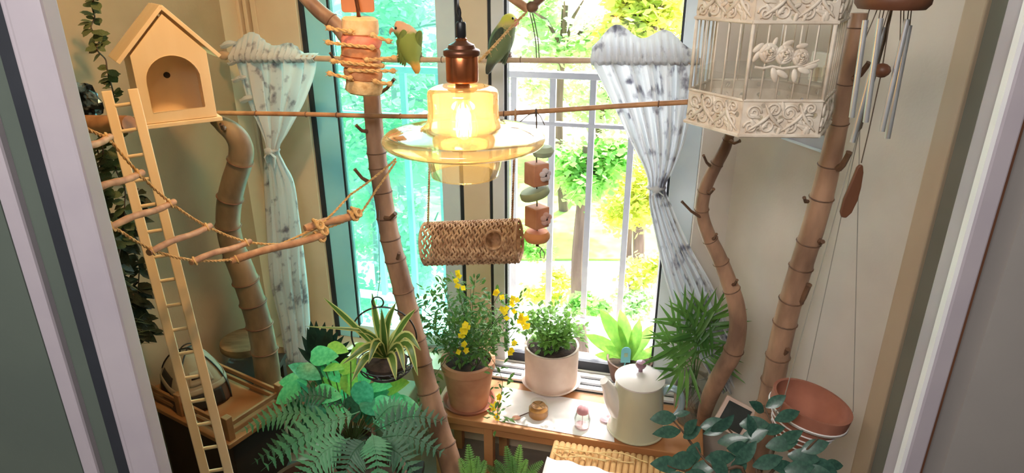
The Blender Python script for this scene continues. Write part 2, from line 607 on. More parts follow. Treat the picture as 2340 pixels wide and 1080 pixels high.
bird_mat('plumage_dark', (216, 214, 84), (112, 128, 86), (76, 78, 66), (214, 196, 120))
mat('wing_olive', (134, 152, 76), (108, 126, 62), rough=0.75, scale=60, stretch=(1, 1, 0.2))
mat('wing_dark', (92, 104, 74), (66, 76, 56), rough=0.75, scale=60, stretch=(1, 1, 0.2))
mat('face_red', (226, 128, 116), rough=0.7, scale=40)

# ------------------------------------------------------------------ the room
O = Vector((0, 2.05, 0))
UX = Vector((1, -0.25, 0)).normalized()
NX = Vector((0.25, 1, 0)).normalized()
def Wp(s, o, z):
    return O + UX * s + NX * o + Vector((0, 0, z))
WO = 0.12                                     # the sashes stand back from the wall face
def ws(px, py, o=0.0):
    return (onplane(px, py, O + NX * o, NX) - O).dot(UX)
def wz(px, py, o=WO):
    return onplane(px, py, O + NX * o, NX).z
MW = Matrix.Translation(O) @ Matrix((UX, NX, Vector((0, 0, 1)))).transposed().to_4x4()   # local (s, o, z)
def wbox(mb, s0, s1, o0, o1, z0, z1):
    return mb.box(((s0 + s1) / 2, (o0 + o1) / 2, (z0 + z1) / 2), (s1 - s0, o1 - o0, z1 - z0), MW)

SL = ws(510, 60)
SR = ws(1604, 300, WO)
SILL, HEAD, CEIL = 0.30, 2.30, 2.45
CL, CR = Wp(SL, 0, 0), Wp(SR + 0.10, 0, 0)
DL = (-NX - UX * 0.02).normalized()          # the left wall runs square to the window
DR = Vector((0.30, -1, 0)).normalized()      # the right wall splays outwards
def wallslab(mb, a, b, th, z0, z1, side):
    """a wall from a to b; side=+1 thickens to the left of the direction a->b"""
    d = (b - a).normalized()
    n = Vector((-d.y, d.x, 0)) * side * th
    p = [a, b, b + n, a + n]
    vs = [Vector((q.x, q.y, z0)) for q in p] + [Vector((q.x, q.y, z1)) for q in p]
    return mb.add(vs, [(0, 3, 2, 1), (4, 5, 6, 7), (0, 1, 5, 4), (1, 2, 6, 5), (2, 3, 7, 6), (3, 0, 4, 7)])

struct('floor', MB().box((0, -0.2, -0.06), (5.2, 5.6, 0.12)), 'floor_tile', label='brown tiled floor')
struct('ceiling', MB().box((-0.1, -0.15, CEIL + 0.05), (4.8, 5.7, 0.1)), 'ceiling_white', label='white ceiling')
NEARY = 0.78
struct('wall_left', wallslab(MB(), CL, CL + DL * 1.75, 0.10, 0, CEIL, -1), 'plaster_warm', label='warm beige plaster wall behind the birdhouse')
WR_END = CR + DR * 1.35
struct('wall_right', wallslab(MB(), CR, WR_END, 0.10, 0, CEIL, 1), 'plaster_right', label='cream plaster wall behind the birdcage')
b = MB()
wbox(b, SL - 0.12, SR + 0.16, 0.0, 0.22, 0, SILL - 0.001)
wbox(b, SL - 0.12, SR + 0.16, 0.0, 0.22, HEAD, CEIL)
struct('wall_back', b, 'frame_cream', label='wall below and above the window')
struct('wall_back_pier', wbox(MB(), SR, SR + 0.16, 0.0, 0.22, SILL, HEAD), 'plaster_right', label='plaster strip beside the window frame')
# doorway between balcony and living room
struct('wall_near_left', MB().box((-1.42, NEARY, CEIL / 2), (1.62, 0.08, CEIL)), 'wall_dark', label='dark grey-green wall beside the sliding door')
struct('wall_near_right', MB().box((1.44, NEARY + 0.01, CEIL / 2), (1.64, 0.08, CEIL)), 'wall_grey', label='mauve grey wall beside the doorway')
struct('trim_head', MB().box((0.03, NEARY, 2.35), (1.26, 0.08, 0.2)), 'frame_lavender', label='lintel over the doorway')
struct('wall_living_left', MB().box((-2.2, -0.98, CEIL / 2), (0.1, 3.5, CEIL)), 'plaster_living', label='living room side wall')
struct('wall_living_right', MB().box((2.2, -0.98, CEIL / 2), (0.1, 3.5, CEIL)), 'plaster_living', label='living room side wall')
struct('wall_living_back', MB().box((0, -2.75, CEIL / 2), (4.5, 0.1, CEIL)), 'plaster_living', label='living room rear wall')

# sliding door at the left: white stile, black brush seal, glass, a second stile behind it
d1 = sempty('door_1', (-0.55, NEARY, 0), 'white sliding door pushed back at the left of the doorway')
q = 0.75
struct('stile', MB().box((-0.518, q, 1.1), (0.040, 0.030, 2.2)), 'frame_lavender', bevel=0.004, parent=d1)
struct('stile_bead', MB().box((-0.5425, q + 0.004, 1.1), (0.010, 0.022, 2.2)), 'frame_lavender', bevel=0.003, parent=d1)
struct('brush_seal', MB().box((-0.558, q + 0.010, 1.1), (0.022, 0.016, 2.2)), 'gasket', parent=d1)
struct('glass_strip', MB().box((-0.580, q + 0.010, 1.1), (0.022, 0.010, 2.2)), 'wall_dark', parent=d1)
struct('stile', MB().box((-0.606, q + 0.004, 1.1), (0.030, 0.024, 2.2)), 'frame_lavender', bevel=0.004, parent=d1)
t2 = sempty('trim_2', (0.59, NEARY, 0), 'white doorway casing at the right')
struct('casing_edge', MB().box((0.5745, 0.774, 1.1), (0.006, 0.010, 2.2)), 'frame_white', parent=t2)
struct('casing', MB().box((0.5905, 0.79, 1.1), (0.026, 0.045, 2.2)), 'frame_lavender', bevel=0.003, parent=t2)
struct('casing_groove', MB().box((0.611, 0.80, 1.1), (0.016, 0.03, 2.2)), 'wood_dark', parent=t2)
# tan corner strip on the right wall
pa = CR + DR * 0.63
struct('trim_3', wallslab(MB(), pa, pa + DR * 0.045, 0.014, 0, CEIL, -1), 'trim_tan', bevel=0.003, label='tan wooden corner strip on the wall')

struct('wall_right_panel', wallslab(MB(), pa + DR * 0.0455, WR_END, 0.004, 0, CEIL, -1), 'wall_greygreen', label='grey-green stretch of wall beside the doorway casing')

# ------------------------------------------------------------------ window
wy = 60
E = {k: ws(k, wy, WO) for k in (510, 548, 555, 562, 570, 578, 590, 682, 692, 743, 748, 990, 1034, 1036, 1050, 1053, 1117, 1119, 1124, 1153, 1159, 1558, 1564)}
w1 = sempty('window_1', Wp((E[692] + E[1050]) / 2, 0.04, SILL), 'teal tinted sliding window on the left')
w2 = sempty('window_2', Wp((E[1124] + SR) / 2, 0.02, SILL), 'clear sliding window on the right')
w3 = sempty('trim_1', Wp((E[510] + E[682]) / 2, 0.0, SILL), 'cream window jamb with sliding tracks')
def wpart(nm, par, m, *a, bevel=0.002):
    a = (a[0], a[1], a[2] + WO, a[3] + WO, a[4], a[5])
    return struct(nm, wbox(MB(), *a), m, bevel=bevel, parent=par)
wpart('casing', w3, 'frame_cream', E[510], E[548], -0.125, 0.06, SILL, HEAD)
wpart('track', w3, 'gasket', E[548], E[590], 0.03, 0.05, SILL, HEAD)
wpart('track_rib', w3, 'frame_cream', E[548], E[555], -0.006, 0.032, SILL, HEAD)
wpart('track_rib', w3, 'frame_cream', E[562], E[570], -0.004, 0.032, SILL, HEAD)
wpart('track_rib', w3, 'frame_cream', E[578], E[590], -0.002, 0.032, SILL, HEAD)
wpart('jamb', w3, 'frame_cream', E[590], E[682], 0.0, 0.07, SILL, HEAD)
wpart('gasket', w1, 'gasket', E[682], E[692], 0.012, 0.05, SILL, HEAD)
wpart('sash_stile', w1, 'frame_blue', E[692], E[743], 0.02, 0.05, SILL, HEAD)
wpart('gasket', w1, 'gasket', E[743], E[748], 0.022, 0.048, SILL, HEAD, bevel=0)
zb = wz(1163, 800)
wpart('pane', w1, 'pane_teal', E[748], E[990], 0.033, 0.037, SILL + 0.06, HEAD, bevel=0)
wpart('sash_stile', w1, 'frame_pale_blue', E[990], E[1034], 0.022, 0.05, SILL, HEAD)
wpart('gasket', w1, 'gasket', E[1036], E[1050], 0.016, 0.05, SILL, HEAD)
wpart('bottom_rail', w1, 'frame_pale_blue', E[748], E[990], 0.02, 0.05, SILL, SILL + 0.06)
wpart('meeting_stile', w2, 'frame_cream', E[1053], E[1117], -0.02, 0.05, SILL, HEAD)
wpart('gasket', w2, 'gasket', E[1117], E[1119]+0.004, -0.012, 0.04, SILL, HEAD, bevel=0)
wpart('sash_stile', w2, 'frame_white', E[1124], E[1153], -0.014, 0.03, SILL + 0.01, HEAD)
wpart('gasket', w2, 'gasket', E[1153], E[1159], -0.006, 0.026, zb, HEAD, bevel=0)
wpart('pane', w2, 'pane_clear', E[1159], E[1558], 0.004, 0.008, zb, HEAD, bevel=0)
wpart('gasket', w2, 'gasket', E[1558], E[1564], -0.002, 0.02, zb, HEAD, bevel=0)
wpart('sash_stile', w2, 'frame_pale_blue', E[1564], SR, -0.012, 0.03, SILL, HEAD)
zg = wz(1163, 822)
wpart('gasket', w2, 'gasket', E[1159], E[1558], -0.006, 0.02, zg, zb, bevel=0)
wpart('bottom_rail', w2, 'frame_white', E[1153], E[1558], -0.012, 0.026, SILL + 0.012, zg)
for oo in (-0.125, -0.085, -0.045):
    wpart('track_rail', w2, 'frame_white', E[1124], SR, oo, oo + 0.022, SILL, SILL + 0.012, bevel=0.001)
wpart('track_line', w2, 'gasket', E[1124], SR, -0.128, -0.014, SILL, SILL + 0.003, bevel=0)

# ------------------------------------------------------------------ outdoors
GZ = -3.0
struct('ground', MB().box((0, 32, GZ - 0.1), (80, 60, 0.2)), 'concrete', label='pale sunlit ground outside')
struct('lawn', MB().box((-3, 14, GZ + 0.02), (30, 7, 0.04)), 'lawn', label='strip of lawn under the trees')
struct('sun_block_slab', wbox(MB(), SL - 1.0, SR + 1.0, 0.22, 0.95, 2.5, 2.66), 'concrete', label='unseen slab added overhead to block the sun')  # added out of view to keep the sun off the upper room

rail = thing('balcony_railing', 'grey metal railing with upright bars outside the window', 'railing', Wp(0, 0.30, 0.22))
def wo(px, py, o):
    p = onplane(px, py, O + NX * o, NX)
    return (p - O).dot(UX), p.z
ro = 0.42
zt = wo(1300, 172, ro)[1]
zm = wo(1300, 284, ro)[1]
zl = wo(1370, 735, ro)[1]
r0, r1 = wo(640, 400, ro)[0], wo(1640, 400, ro)[0]
wbox(MB(), r0, r1, ro - 0.02, ro + 0.02, zt - 0.012, zt + 0.012).build('top_rail', 'rail_grey', rail, False, 0.003)
wbox(MB(), r0, r1, ro - 0.012, ro + 0.012, zm - 0.008, zm + 0.008).build('middle_rail', 'rail_grey', rail, False, 0.003)
wbox(MB(), r0, r1, ro - 0.016, ro + 0.016, zl - 0.014, zl + 0.014).build('bottom_rail', 'frame_pale_blue', rail, False, 0.003)
s1 = wo(1347, 400, ro)[0]
ds = wo(1437, 400, ro)[0] - s1
bw = 0.022
bal = wbox(MB(), -bw / 2, bw / 2, -bw / 2, bw / 2, 0, zt - zl).mesh('baluster', 'rail_grey', False, O)
k = -8
while s1 + k * ds < r1 - 0.02:
    if s1 + k * ds > r0:
        inst('baluster', bal, Matrix.Translation(Wp(s1 + k * ds, ro, zl)), rail)
    k += 1
wbox(MB(), r0, r1, 0.225, ro + 0.06, 0.10, 0.16).build('ledge', 'concrete', rail, False)

def tree(name, label, px, py, Y, rx, rz, m, n, leaf, tr=0.05, trunk=True, group=None, seed=1):
    rnd = random.Random(seed)
    c = at(px, py, Y)
    sc_ = mpp(c)
    rx, rz = rx * sc_, rz * sc_
    if c.z - rz < GZ + 0.05:
        rz = max(0.2, c.z - GZ - 0.05)
    t = thing(name, label, 'tree' if trunk else 'shrub', (c.x, c.y, GZ), group)
    if trunk:
        pts = spline([(c.x + 0.1, c.y, GZ - 0.02), (c.x - 0.06, c.y, (GZ + c.z) / 2), (c.x, c.y, c.z + rz * 0.5)], 5)
        MB().tube(pts, [tr * (1.15 - 0.5 * i / (len(pts) - 1)) for i in range(len(pts))], 8).build('trunk', 'bark', t)
        bm = MB()
        for i in range(5):
            a = rnd.uniform(0, 2 * pi)
            e = c + Vector((cos(a) * rx * 0.8, sin(a) * rx * 0.5, rnd.uniform(-0.2, 0.7) * rz))
            bm.tube([Vector((c.x, c.y, c.z - rz * 0.6)), (c + e) / 2 + Vector((0, 0, -0.05)), e], [tr * 0.5, tr * 0.35, tr * 0.12], 5)
        bm.build('branches', 'bark', t)
    clumps = []
    for i in range(14 if n > 500 else 8):
        while True:
            v = Vector((rnd.uniform(-1, 1), rnd.uniform(-1, 1), rnd.uniform(-1, 1)))
            if v.length < 1: break
        clumps.append(Vector((v.x * rx * 0.85, v.y * rx * 0.7, v.z * rz * 0.85)))
    lm = MB()
    leaf *= 0.66
    for i in range(int(n * 2.2)):
        cl = rnd.choice(clumps)
        p = c + cl + Vector((rnd.gauss(0, rx * 0.2), rnd.gauss(0, rx * 0.2), rnd.gauss(0, rz * 0.16)))
        if p.z < GZ + 0.06: p.z = GZ + rnd.uniform(0.06, 0.3)
        d = Vector((rnd.uniform(-1, 1), rnd.uniform(-1, 1), rnd.uniform(-0.7, 0.3))).normalized()
        u = Vector((rnd.uniform(-1, 1), rnd.uniform(-1, 1), 1)).normalized()
        x = d.cross(u).normalized() * leaf * rnd.uniform(0.22, 0.4)
        L = d * leaf * rnd.uniform(0.7, 1.2)
        lm.add([p, p + L * 0.45 + x, p + L, p + L * 0.45 - x], [(0, 1, 2, 3)])
    f = lm.build('foliage', m, t, smooth=False)
    f['kind'] = 'stuff'
    return t
TG = 'trees outside the window'
tree('garden_tree', 'leafy green tree with thick trunk behind the railing, beside the hanging block toy', 1340, 380, 7.0, 95, 95, 'tree_leaf_green', 1300, 0.16, 0.075, True, TG, 3)
tree('garden_tree', 'yellow-green tree behind the right curtain and railing', 1455, 430, 9.0, 95, 105, 'tree_leaf_yellow', 1300, 0.15, 0.055, True, TG, 4)
tree('garden_tree', 'pale distant tree at the top of the clear pane between birds and curtain', 1290, 60, 13.0, 150, 90, 'tree_leaf_pale', 1200, 0.28, 0.09, True, TG, 5)
tree('garden_tree', 'pale distant tree above the right curtain', 1490, 40, 10.4, 120, 110, 'tree_leaf_yellow', 1200, 0.26, 0.09, True, TG, 6)
tree('garden_tree', 'green tree seen through the teal pane between trunk and lamp', 860, 380, 6.6, 120, 150, 'tree_leaf_green', 1500, 0.17, 0.06, True, TG, 7)
tree('garden_tree', 'pale tree at the top of the teal pane above the perched bird', 900, 50, 9.5, 150, 140, 'tree_leaf_pale', 1500, 0.22, 0.07, True, TG, 8)
tree('garden_tree', 'small green tree low in the teal pane beside the curved window stile', 960, 560, 6.0, 80, 120, 'tree_leaf_pale', 900, 0.14, 0.045, True, TG, 9)
tree('garden_tree', 'green tree at the left side of the teal pane behind the rope bridge', 780, 520, 8.8, 90, 150, 'tree_leaf_green', 1000, 0.16, 0.05, True, TG, 10)
SG = 'shrubs outside the window'
for i, (px, py, Y, rx, rz, m, lb) in enumerate([
        (1250, 655, 7.6, 60, 40, 'tree_leaf_yellow', 'yellow shrub outside below the hanging block toy'),
        (1345, 690, 6.2, 50, 34, 'tree_leaf_green', 'green shrub outside above the beige pot'),
        (1465, 610, 7.4, 70, 44, 'tree_leaf_yellow', 'yellow shrub outside beside the right curtain'),
        (1440, 700, 7.0, 60, 34, 'tree_leaf_pale', 'pale green shrub outside above the teapot spout'),
        (1205, 560, 9.0, 50, 44, 'tree_leaf_green', 'green shrub outside next to the woven tunnel'),
        (900, 650, 5.6, 80, 60, 'tree_leaf_pale', 'pale shrub outside low behind the teal pane'),
        (800, 680, 6.2, 60, 60, 'tree_leaf_green', 'green shrub outside low at the left of the teal pane')]):
    tree('garden_shrub', lb, px, py, Y, rx, rz, m, 500, 0.13, 0, False, SG, 30 + i)
tree('garden_tree', 'thin pale trunked sapling behind the rightmost railing bar', 1432, 520, 12.2, 40, 60, 'tree_leaf_yellow', 400, 0.13, 0.05, True, TG, 50)
tree('garden_tree', 'far broad green tree spreading behind the whole clear pane', 1380, 190, 17.0, 230, 120, 'tree_leaf_pale', 1600, 0.34, 0.12, True, TG, 51)
tree('garden_tree', 'far broad tree spreading behind the whole teal pane', 830, 210, 16.0, 260, 150, 'tree_leaf_green', 1600, 0.34, 0.12, True, TG, 52)

# ------------------------------------------------------------------ bamboo-like branch trunks
def near_i(pts, p):
    return min(range(len(pts)), key=lambda i: (Vector(pts[i][:3]) - p).length)
def px_of(p):
    d = Vector(p) - CAM
    z = d.dot(FW)
    up = Vector((0, sin(TH), cos(TH)))
    return 1170 + F * d.x / z, 540 - F * d.dot(up) / z
def trunk(name, label, pts, nodes, m, tail=None, twigs=(), cat='branch', n=14):
    P = []
    for (px, py, Y, r) in pts:
        p = at(px, py, Y)
        P.append((p.x, p.y, p.z, r * mpp(p)))
    for e in (tail or []):
        P.append(e)
    S = spline(P, 8)
    rs = [q[3] for q in S]
    pix = [px_of(q[:3]) for q in S]
    nid = []
    for ny in nodes:
        nid.append(min(range(len(S)), key=lambda i: abs(pix[i][1] - ny)))
    for i in nid:
        rs[i] *= 1.07
        if i > 0: rs[i - 1] *= 0.99
    b = Vector(S[-1][:3])
    t = thing(name, label, cat, b)
    MB().tube([q[:3] for q in S], rs, n).build('trunk', m, t)
    for i in nid:
        p = Vector(S[i][:3])
        d = Vector(S[min(i + 1, len(S) - 1)][:3]) - Vector(S[max(i - 1, 0)][:3])
        MB().torus(rs[i] * 0.985, rs[i] * 0.07, Matrix.Translation(p) @ frame(d).to_4x4(), 18, 6).build('node_ring', 'bamboo_node', t)
    for (x0, y0, x1, y1, Y, r) in twigs:
        a, e = at(x0, y0, Y), at(x1, y1, Y - 0.02)
        rr = r * mpp(a)
        mid = (a + e) / 2 + Vector((0, 0, -rr))
        MB().tube([a, mid, e, e + (e - mid) * 0.08], [rr, rr * 0.8, rr * 0.75, rr * 0.9], 7).build('twig', 'bamboo_node', t)
    return t

trunk('bamboo_branch', 'tall knotted brown branch leaning up behind the chew toy and glass lamp', [
    (690, -14, 1.74, 15), (730, 26, 1.74, 17), (775, 64, 1.73, 17), (818, 130, 1.72, 18), (846, 200, 1.72, 19), (853, 265, 1.72, 20), (862, 360, 1.72, 21),
    (876, 450, 1.71, 21), (892, 545, 1.70, 22), (916, 640, 1.69, 23), (938, 730, 1.68, 23), (955, 800, 1.67, 24), (975, 880, 1.65, 24),
    (1004, 980, 1.62, 24), (1036, 1085, 1.58, 25)], [48, 265, 350, 385, 436, 500, 545, 588, 660, 712, 770, 832, 890, 950, 1020], 'bamboo',
    [(-0.14, 1.54, 0.0, 0.028)],
    [(838, 300, 815, 287, 1.70, 5), (842, 415, 812, 388, 1.69, 5), (880, 498, 903, 488, 1.68, 6), (905, 592, 912, 578, 1.68, 5), (868, 212, 900, 182, 1.70, 5), (770, 140, 755, 122, 1.70, 4)])
trunk('bamboo_branch', 'thick curved branch in shade-darkened brown rising below the birdhouse', [
    (487, 272, 1.68, 12), (508, 284, 1.68, 19), (536, 306, 1.67, 24), (551, 336, 1.68, 27), (548, 372, 1.69, 27), (533, 420, 1.70, 27), (523, 470, 1.71, 27), (522, 520, 1.72, 26),
    (534, 570, 1.73, 27), (556, 625, 1.73, 28), (578, 690, 1.74, 28), (597, 760, 1.74, 28), (610, 840, 1.74, 28), (620, 925, 1.74, 28)],
    [368, 450, 514, 580, 640, 690, 745, 800, 870], 'bamboo_shaded', [(-0.77, 1.74, 0.0, 0.036)], [(512, 292, 506, 284, 1.64, 6)])
trunk('bamboo_branch', 'slender wavy brown branch below the birdcage, behind the palm', [
    (1668, 306, 1.50, 11), (1656, 340, 1.51, 13), (1632, 385, 1.52, 14), (1612, 430, 1.53, 15), (1604, 485, 1.54, 15), (1618, 535, 1.55, 16), (1642, 585, 1.55, 17),
    (1664, 640, 1.55, 18), (1682, 695, 1.55, 19), (1686, 750, 1.55, 20), (1674, 805, 1.56, 21), (1646, 855, 1.60, 20), (1618, 915, 1.66, 18)],
    [318, 372, 434, 480, 545, 600, 660, 800], 'bamboo', [tuple(atz(1604, 968, 0.304)) + (0.020,)],
    [(1668, 322, 1690, 322, 1.48, 5), (1622, 378, 1608, 356, 1.50, 4), (1600, 495, 1560, 462, 1.53, 4), (1618, 438, 1630, 432, 1.51, 5), (1630, 545, 1637, 535, 1.53, 4), (1675, 650, 1684, 640, 1.53, 4)])
trunk('bamboo_branch', 'stout jointed brown pole leaning beside the wind chime', [
    (1964, 30, 1.33, 19), (1952, 100, 1.33, 21), (1932, 190, 1.34, 20), (1918, 270, 1.35, 21), (1900, 355, 1.36, 23), (1880, 440, 1.37, 25), (1855, 530, 1.38, 25),
    (1827, 620, 1.39, 25), (1802, 705, 1.40, 25), (1782, 790, 1.41, 25), (1765, 880, 1.42, 25), (1746, 970, 1.43, 25)],
    [62, 186, 278, 372, 452, 550, 612, 684, 740, 808, 868, 930], 'bamboo', [(0.66, 1.45, 0.25, 0.024), (0.64, 1.45, 0.0, 0.024)],
    [(1950, 180, 1985, 145, 1.32, 8), (1915, 385, 1940, 350, 1.34, 9), (1828, 690, 1848, 652, 1.38, 8), (1872, 548, 1880, 552, 1.36, 6), (1785, 806, 1800, 798, 1.40, 7), (1845, 460, 1838, 452, 1.36, 5)])

# wall-mounted thick perch at the left edge and the fork hanging from the ceiling
p0, p1 = at(100, 283, 1.52), at(296, 284, 1.45)
tag(MB().tube([p0, (p0 + p1) / 2, p1], [0.022, 0.021, 0.020], 12).build('wall_perch', 'perch_brown'),
    'short thick brown perch on the wall behind the wooden ladder top', 'perch')
fk = thing('ceiling_branch', 'forked twig at the top edge tied with cord between the second bird and curtain', 'branch', at(1210, 22, 1.78))
c0, c1 = at(1208, 22, 1.78), at(1165, -8, 1.78)
m1 = mpp(c0)
MB().tube([c0, c1, c1 + Vector((-0.10, 0.0, 0.12)), (c1.x - 0.2, c1.y, CEIL)], [10 * m1, 10 * m1, 11 * m1, 12 * m1], 9).build('branch', 'twig_wood', fk)
MB().ell(at(1216, 16, 1.775), (15 * m1, 12 * m1, 13 * m1)).build('knot', 'bamboo_node', fk)
c2 = at(1245, -10, 1.78)
MB().tube([c0, c2, c2 + Vector((0.08, 0, 0.1))], [9 * m1, 8 * m1, 7 * m1], 8).build('side_branch', 'bamboo_node', fk)
for dx in (0, 6):
    MB().tube(spline([at(1211 + dx, 30, 1.77), at(1218 + dx, 60, 1.77), at(1224 + dx, 95, 1.77), at(1226 + dx, 132, 1.77)], 5), 1.3 * m1, 5).build('cord', 'twine_dark', fk)

def rope(mb, pts, r, turns=None):
    """two twisted strands"""
    pts = [Vector(p[:3]) for p in pts]
    L = sum((pts[i + 1] - pts[i]).length for i in range(len(pts) - 1))
    turns = turns or L / (r * 7)
    for ph in (0, pi):
        out = []
        acc = 0
        N = max(12, int(turns * 7))
        segs = [(pts[i + 1] - pts[i]).length for i in range(len(pts) - 1)]
        for k in range(N + 1):
            d = L * k / N
            i, s = 0, d
            while i < len(segs) - 1 and s > segs[i]:
                s -= segs[i]; i += 1
            p = pts[i].lerp(pts[i + 1], min(1, s / max(segs[i], 1e-6)))
            fr = frame(pts[i + 1] - pts[i])
            a = ph + 2 * pi * turns * k / N
            out.append(p + (fr.col[0] * cos(a) + fr.col[1] * sin(a)) * r * 0.5)
        mb.tube(out, r * 0.62, 5)
    return mb

# fuzzy rope from the fork down behind the lamp cap
b = MB()
pr = [at(1201, 30, 1.75), at(1165, 66, 1.7), at(1130, 104, 1.62), at(1094, 142, 1.55)]
rope(b, spline(pr, 4), 3.2 * m1)
rnd = random.Random(3)
for i in range(30):
    p = Vector(spline(pr, 10)[rnd.randrange(8, 30)])
    b.tube([p, p + Vector((rnd.uniform(-1, 1), rnd.uniform(-1, 1), rnd.uniform(-1, 0.4))) * 0.014], 0.0005, 3)
tag(b.build('sisal_rope', 'rope'), 'frayed sisal rope slanting past the second bird to the lamp cap', 'rope')

# ------------------------------------------------------------------ perches
OR = O - NX * 0.11
def rod(px, py):
    return onplane(px, py, OR, NX)
pts = [rod(526, 127), rod(700, 133), rod(900, 136), rod(1100, 137), rod(1300, 138), rod(1500, 139), rod(1600, 140)]
t = thing('curtain_perch', 'long pale rod carrying both curtains and both parrots', 'perch', pts[0])
S = spline(pts, 4)
MB().tube(S, [0.0085 + 0.0008 * sin(i * 1.7) for i in range(len(S))], 10).build('rod', 'perch_pale', t)
for px in (690, 872, 1010, 1190, 1400):
    p = rod(px, 136)
    MB().torus(0.0088, 0.0012, Matrix.Translation(p) @ frame(UX).to_4x4(), 14, 5).build('node_ring', 'bamboo_node', t)
MB().lathe([(0.0, -0.02), (0.014, -0.012), (0.016, 0.0), (0.010, 0.012), (0.0085, 0.02)], 14, Matrix.Translation(rod(514, 126)) @ frame(UX).to_4x4()).build('finial', 'perch_pale', t)

LP = [(497, 258, 1.66), (700, 261, 1.63), (860, 265, 1.62), (970, 266, 1.58), (1060, 264, 1.55), (1160, 259, 1.52), (1300, 250, 1.47), (1450, 240, 1.42), (1572, 233, 1.37)]
t = thing('bamboo_perch', 'thin brown bamboo perch crossing behind the glass lamp', 'perch', at(*LP[0]))
pts = [at(*q) for q in LP]
S = spline([tuple(p) for p in pts], 5)
MB().tube(S, 0.0058, 9).build('rod', 'perch_brown', t)
for px, py, Y in [(585, 259, 1.645), (700, 261, 1.63), (770, 262.5, 1.624), (915, 265.5, 1.605), (1152, 259.5, 1.522), (1225, 255, 1.496), (1505, 237, 1.398)]:
    MB().torus(0.0062, 0.0016, Matrix.Translation(at(px, py, Y)) @ frame((1, -0.25, 0.0)).to_4x4(), 12, 5).build('node_ring', 'bamboo_node', t)
b = MB()
p = at(1225, 256, 1.49)
mm = mpp(p)
for dx, dy in ((-36, 22), (2, 28), (20, 30), (-2, 14)):
    b.tube([p, p + Vector((dx * mm * 0.5, 0, -dy * mm * 0.3)), p + Vector((dx * mm, 0, -dy * mm))], 0.0011, 5)
b.torus(0.0068, 0.0013, Matrix.Translation(p) @ frame((1, 0, 0)).to_4x4(), 12, 5)
b.build('knotted_twine', 'twine_dark', t)

# ------------------------------------------------------------------ birdhouse
c = at(415, 279, 1.56)
ya = radians(36)
t = thing('birdhouse', 'pale wooden birdhouse with arched opening and pitched roof above the ladder', 'birdhouse', c)
MH = Matrix.Translation(c) @ Matrix.Rotation(ya, 4, 'Z')
hw, he, hz, dp = 0.080, 0.160, 0.246, 0.115
arch = [(-0.056, 0.030), (0.056, 0.030), (0.058, 0.034)] + [(0.058 * cos(a), 0.098 + 0.058 * sin(a)) for a in [pi * i / 16 for i in range(17)]] + [(-0.058, 0.034)]
pent = [(-hw, 0.006), (hw, 0.006), (hw, he), (0, hz), (-hw, he)]
XZ = Matrix(((1, 0, 0, 0), (0, 0, -1, 0), (0, 1, 0, 0), (0, 0, 0, 1)))
MB().prism(pent, 0.009, MH @ XZ, [arch]).build('front_panel', 'wood_pale', t, False, 0.001)
circ = [(0.012 + 0.007 * cos(2 * pi * i / 14), 0.135 + 0.007 * sin(2 * pi * i / 14)) for i in range(14)]
MB().prism(pent, 0.008, MH @ Matrix.Translation((0, dp, 0)) @ XZ).build('back_panel', 'wood_pale', t, False, 0.001)
MB().lathe([(0.0005, 0), (0.0075, 0), (0.0075, 0.003), (0.005, 0.005), (0.0005, 0.005)], 16, MH @ Matrix.Translation((0.004, dp - 0.008, 0.098)) @ frame((0, -1, 0)).to_4x4()).build('dark_hole_disc', 'wire_dark', t)  # dark disc put in place of a hole that reads dark
for sx in (-1, 1):
    MB().box((sx * (hw - 0.004), dp / 2 - 0.004, he / 2 + 0.003), (0.008, dp - 0.010, he - 0.006), MH).build('side_panel', 'wood_pale', t, False, 0.001)
    a, e = Vector((sx * -0.004, 0, hz + 0.0135)), Vector((sx * (hw + 0.024), 0, he - 0.016))
    n_ = Vector((sx * (a.z - e.z), 0, abs(e.x - a.x))).normalized() * 0.009
    vs = [a + Vector((0, -0.016, 0)), e + Vector((0, -0.016, 0)), e + Vector((0, dp + 0.008, 0)), a + Vector((0, dp + 0.008, 0))]
    vs = vs + [v + n_ for v in vs]
    MB().add(vs, [(0, 1, 2, 3), (4, 7, 6, 5), (0, 4, 5, 1), (1, 5, 6, 2), (2, 6, 7, 3), (3, 7, 4, 0)], MH).build('roof_board', 'wood_pale', t, False, 0.001, fix=True)
MB().box((0, dp / 2 - 0.004, 0), (2 * hw + 0.020, dp + 0.022, 0.010), MH).build('floor_board', 'wood_pale', t, False, 0.0015)

# ------------------------------------------------------------------ wooden ladder
lt, lb = at(243, 208, 1.40), at(470, 1085, 1.22)
rt, rb = at(303, 203, 1.41), at(524, 1085, 1.23)
def ext(a, b, z):
    return a + (b - a) * ((z - a.z) / (b.z - a.z))
t = thing('wooden_ladder', 'pale wooden ladder with round rungs standing beside the birdhouse', 'ladder', ext(lt, lb, 0.0))
wd = Vector((rt - lt)).normalized()
for a, b_ in ((lt, lb), (rt, rb)):
    MB().bar(a, ext(a, b_, 0.0), 0.020, 0.014, up=Vector((0.5, -0.86, 0))).build('side_rail', 'wood_pale', t, False, 0.002)
rung_y = [240, 298, 356, 411, 469, 528, 585, 640, 697, 752, 806, 861, 915, 968, 1022, 1074]
for y in rung_y:
    k1 = min(1, max(0, (y - 208) / 877.0))
    def pa_(a, b_, y):
        lo, hi = 0.0, 1.0
        for _ in range(30):
            mid = (lo + hi) / 2
            if px_of(a.lerp(b_, mid))[1] < y: lo = mid
            else: hi = mid
        return a.lerp(b_, lo)
    MB().tube([pa_(lt, lb, y + 4), pa_(rt, rb, y - 5)], 0.0042, 9).build('rung', 'wood_pale', t)
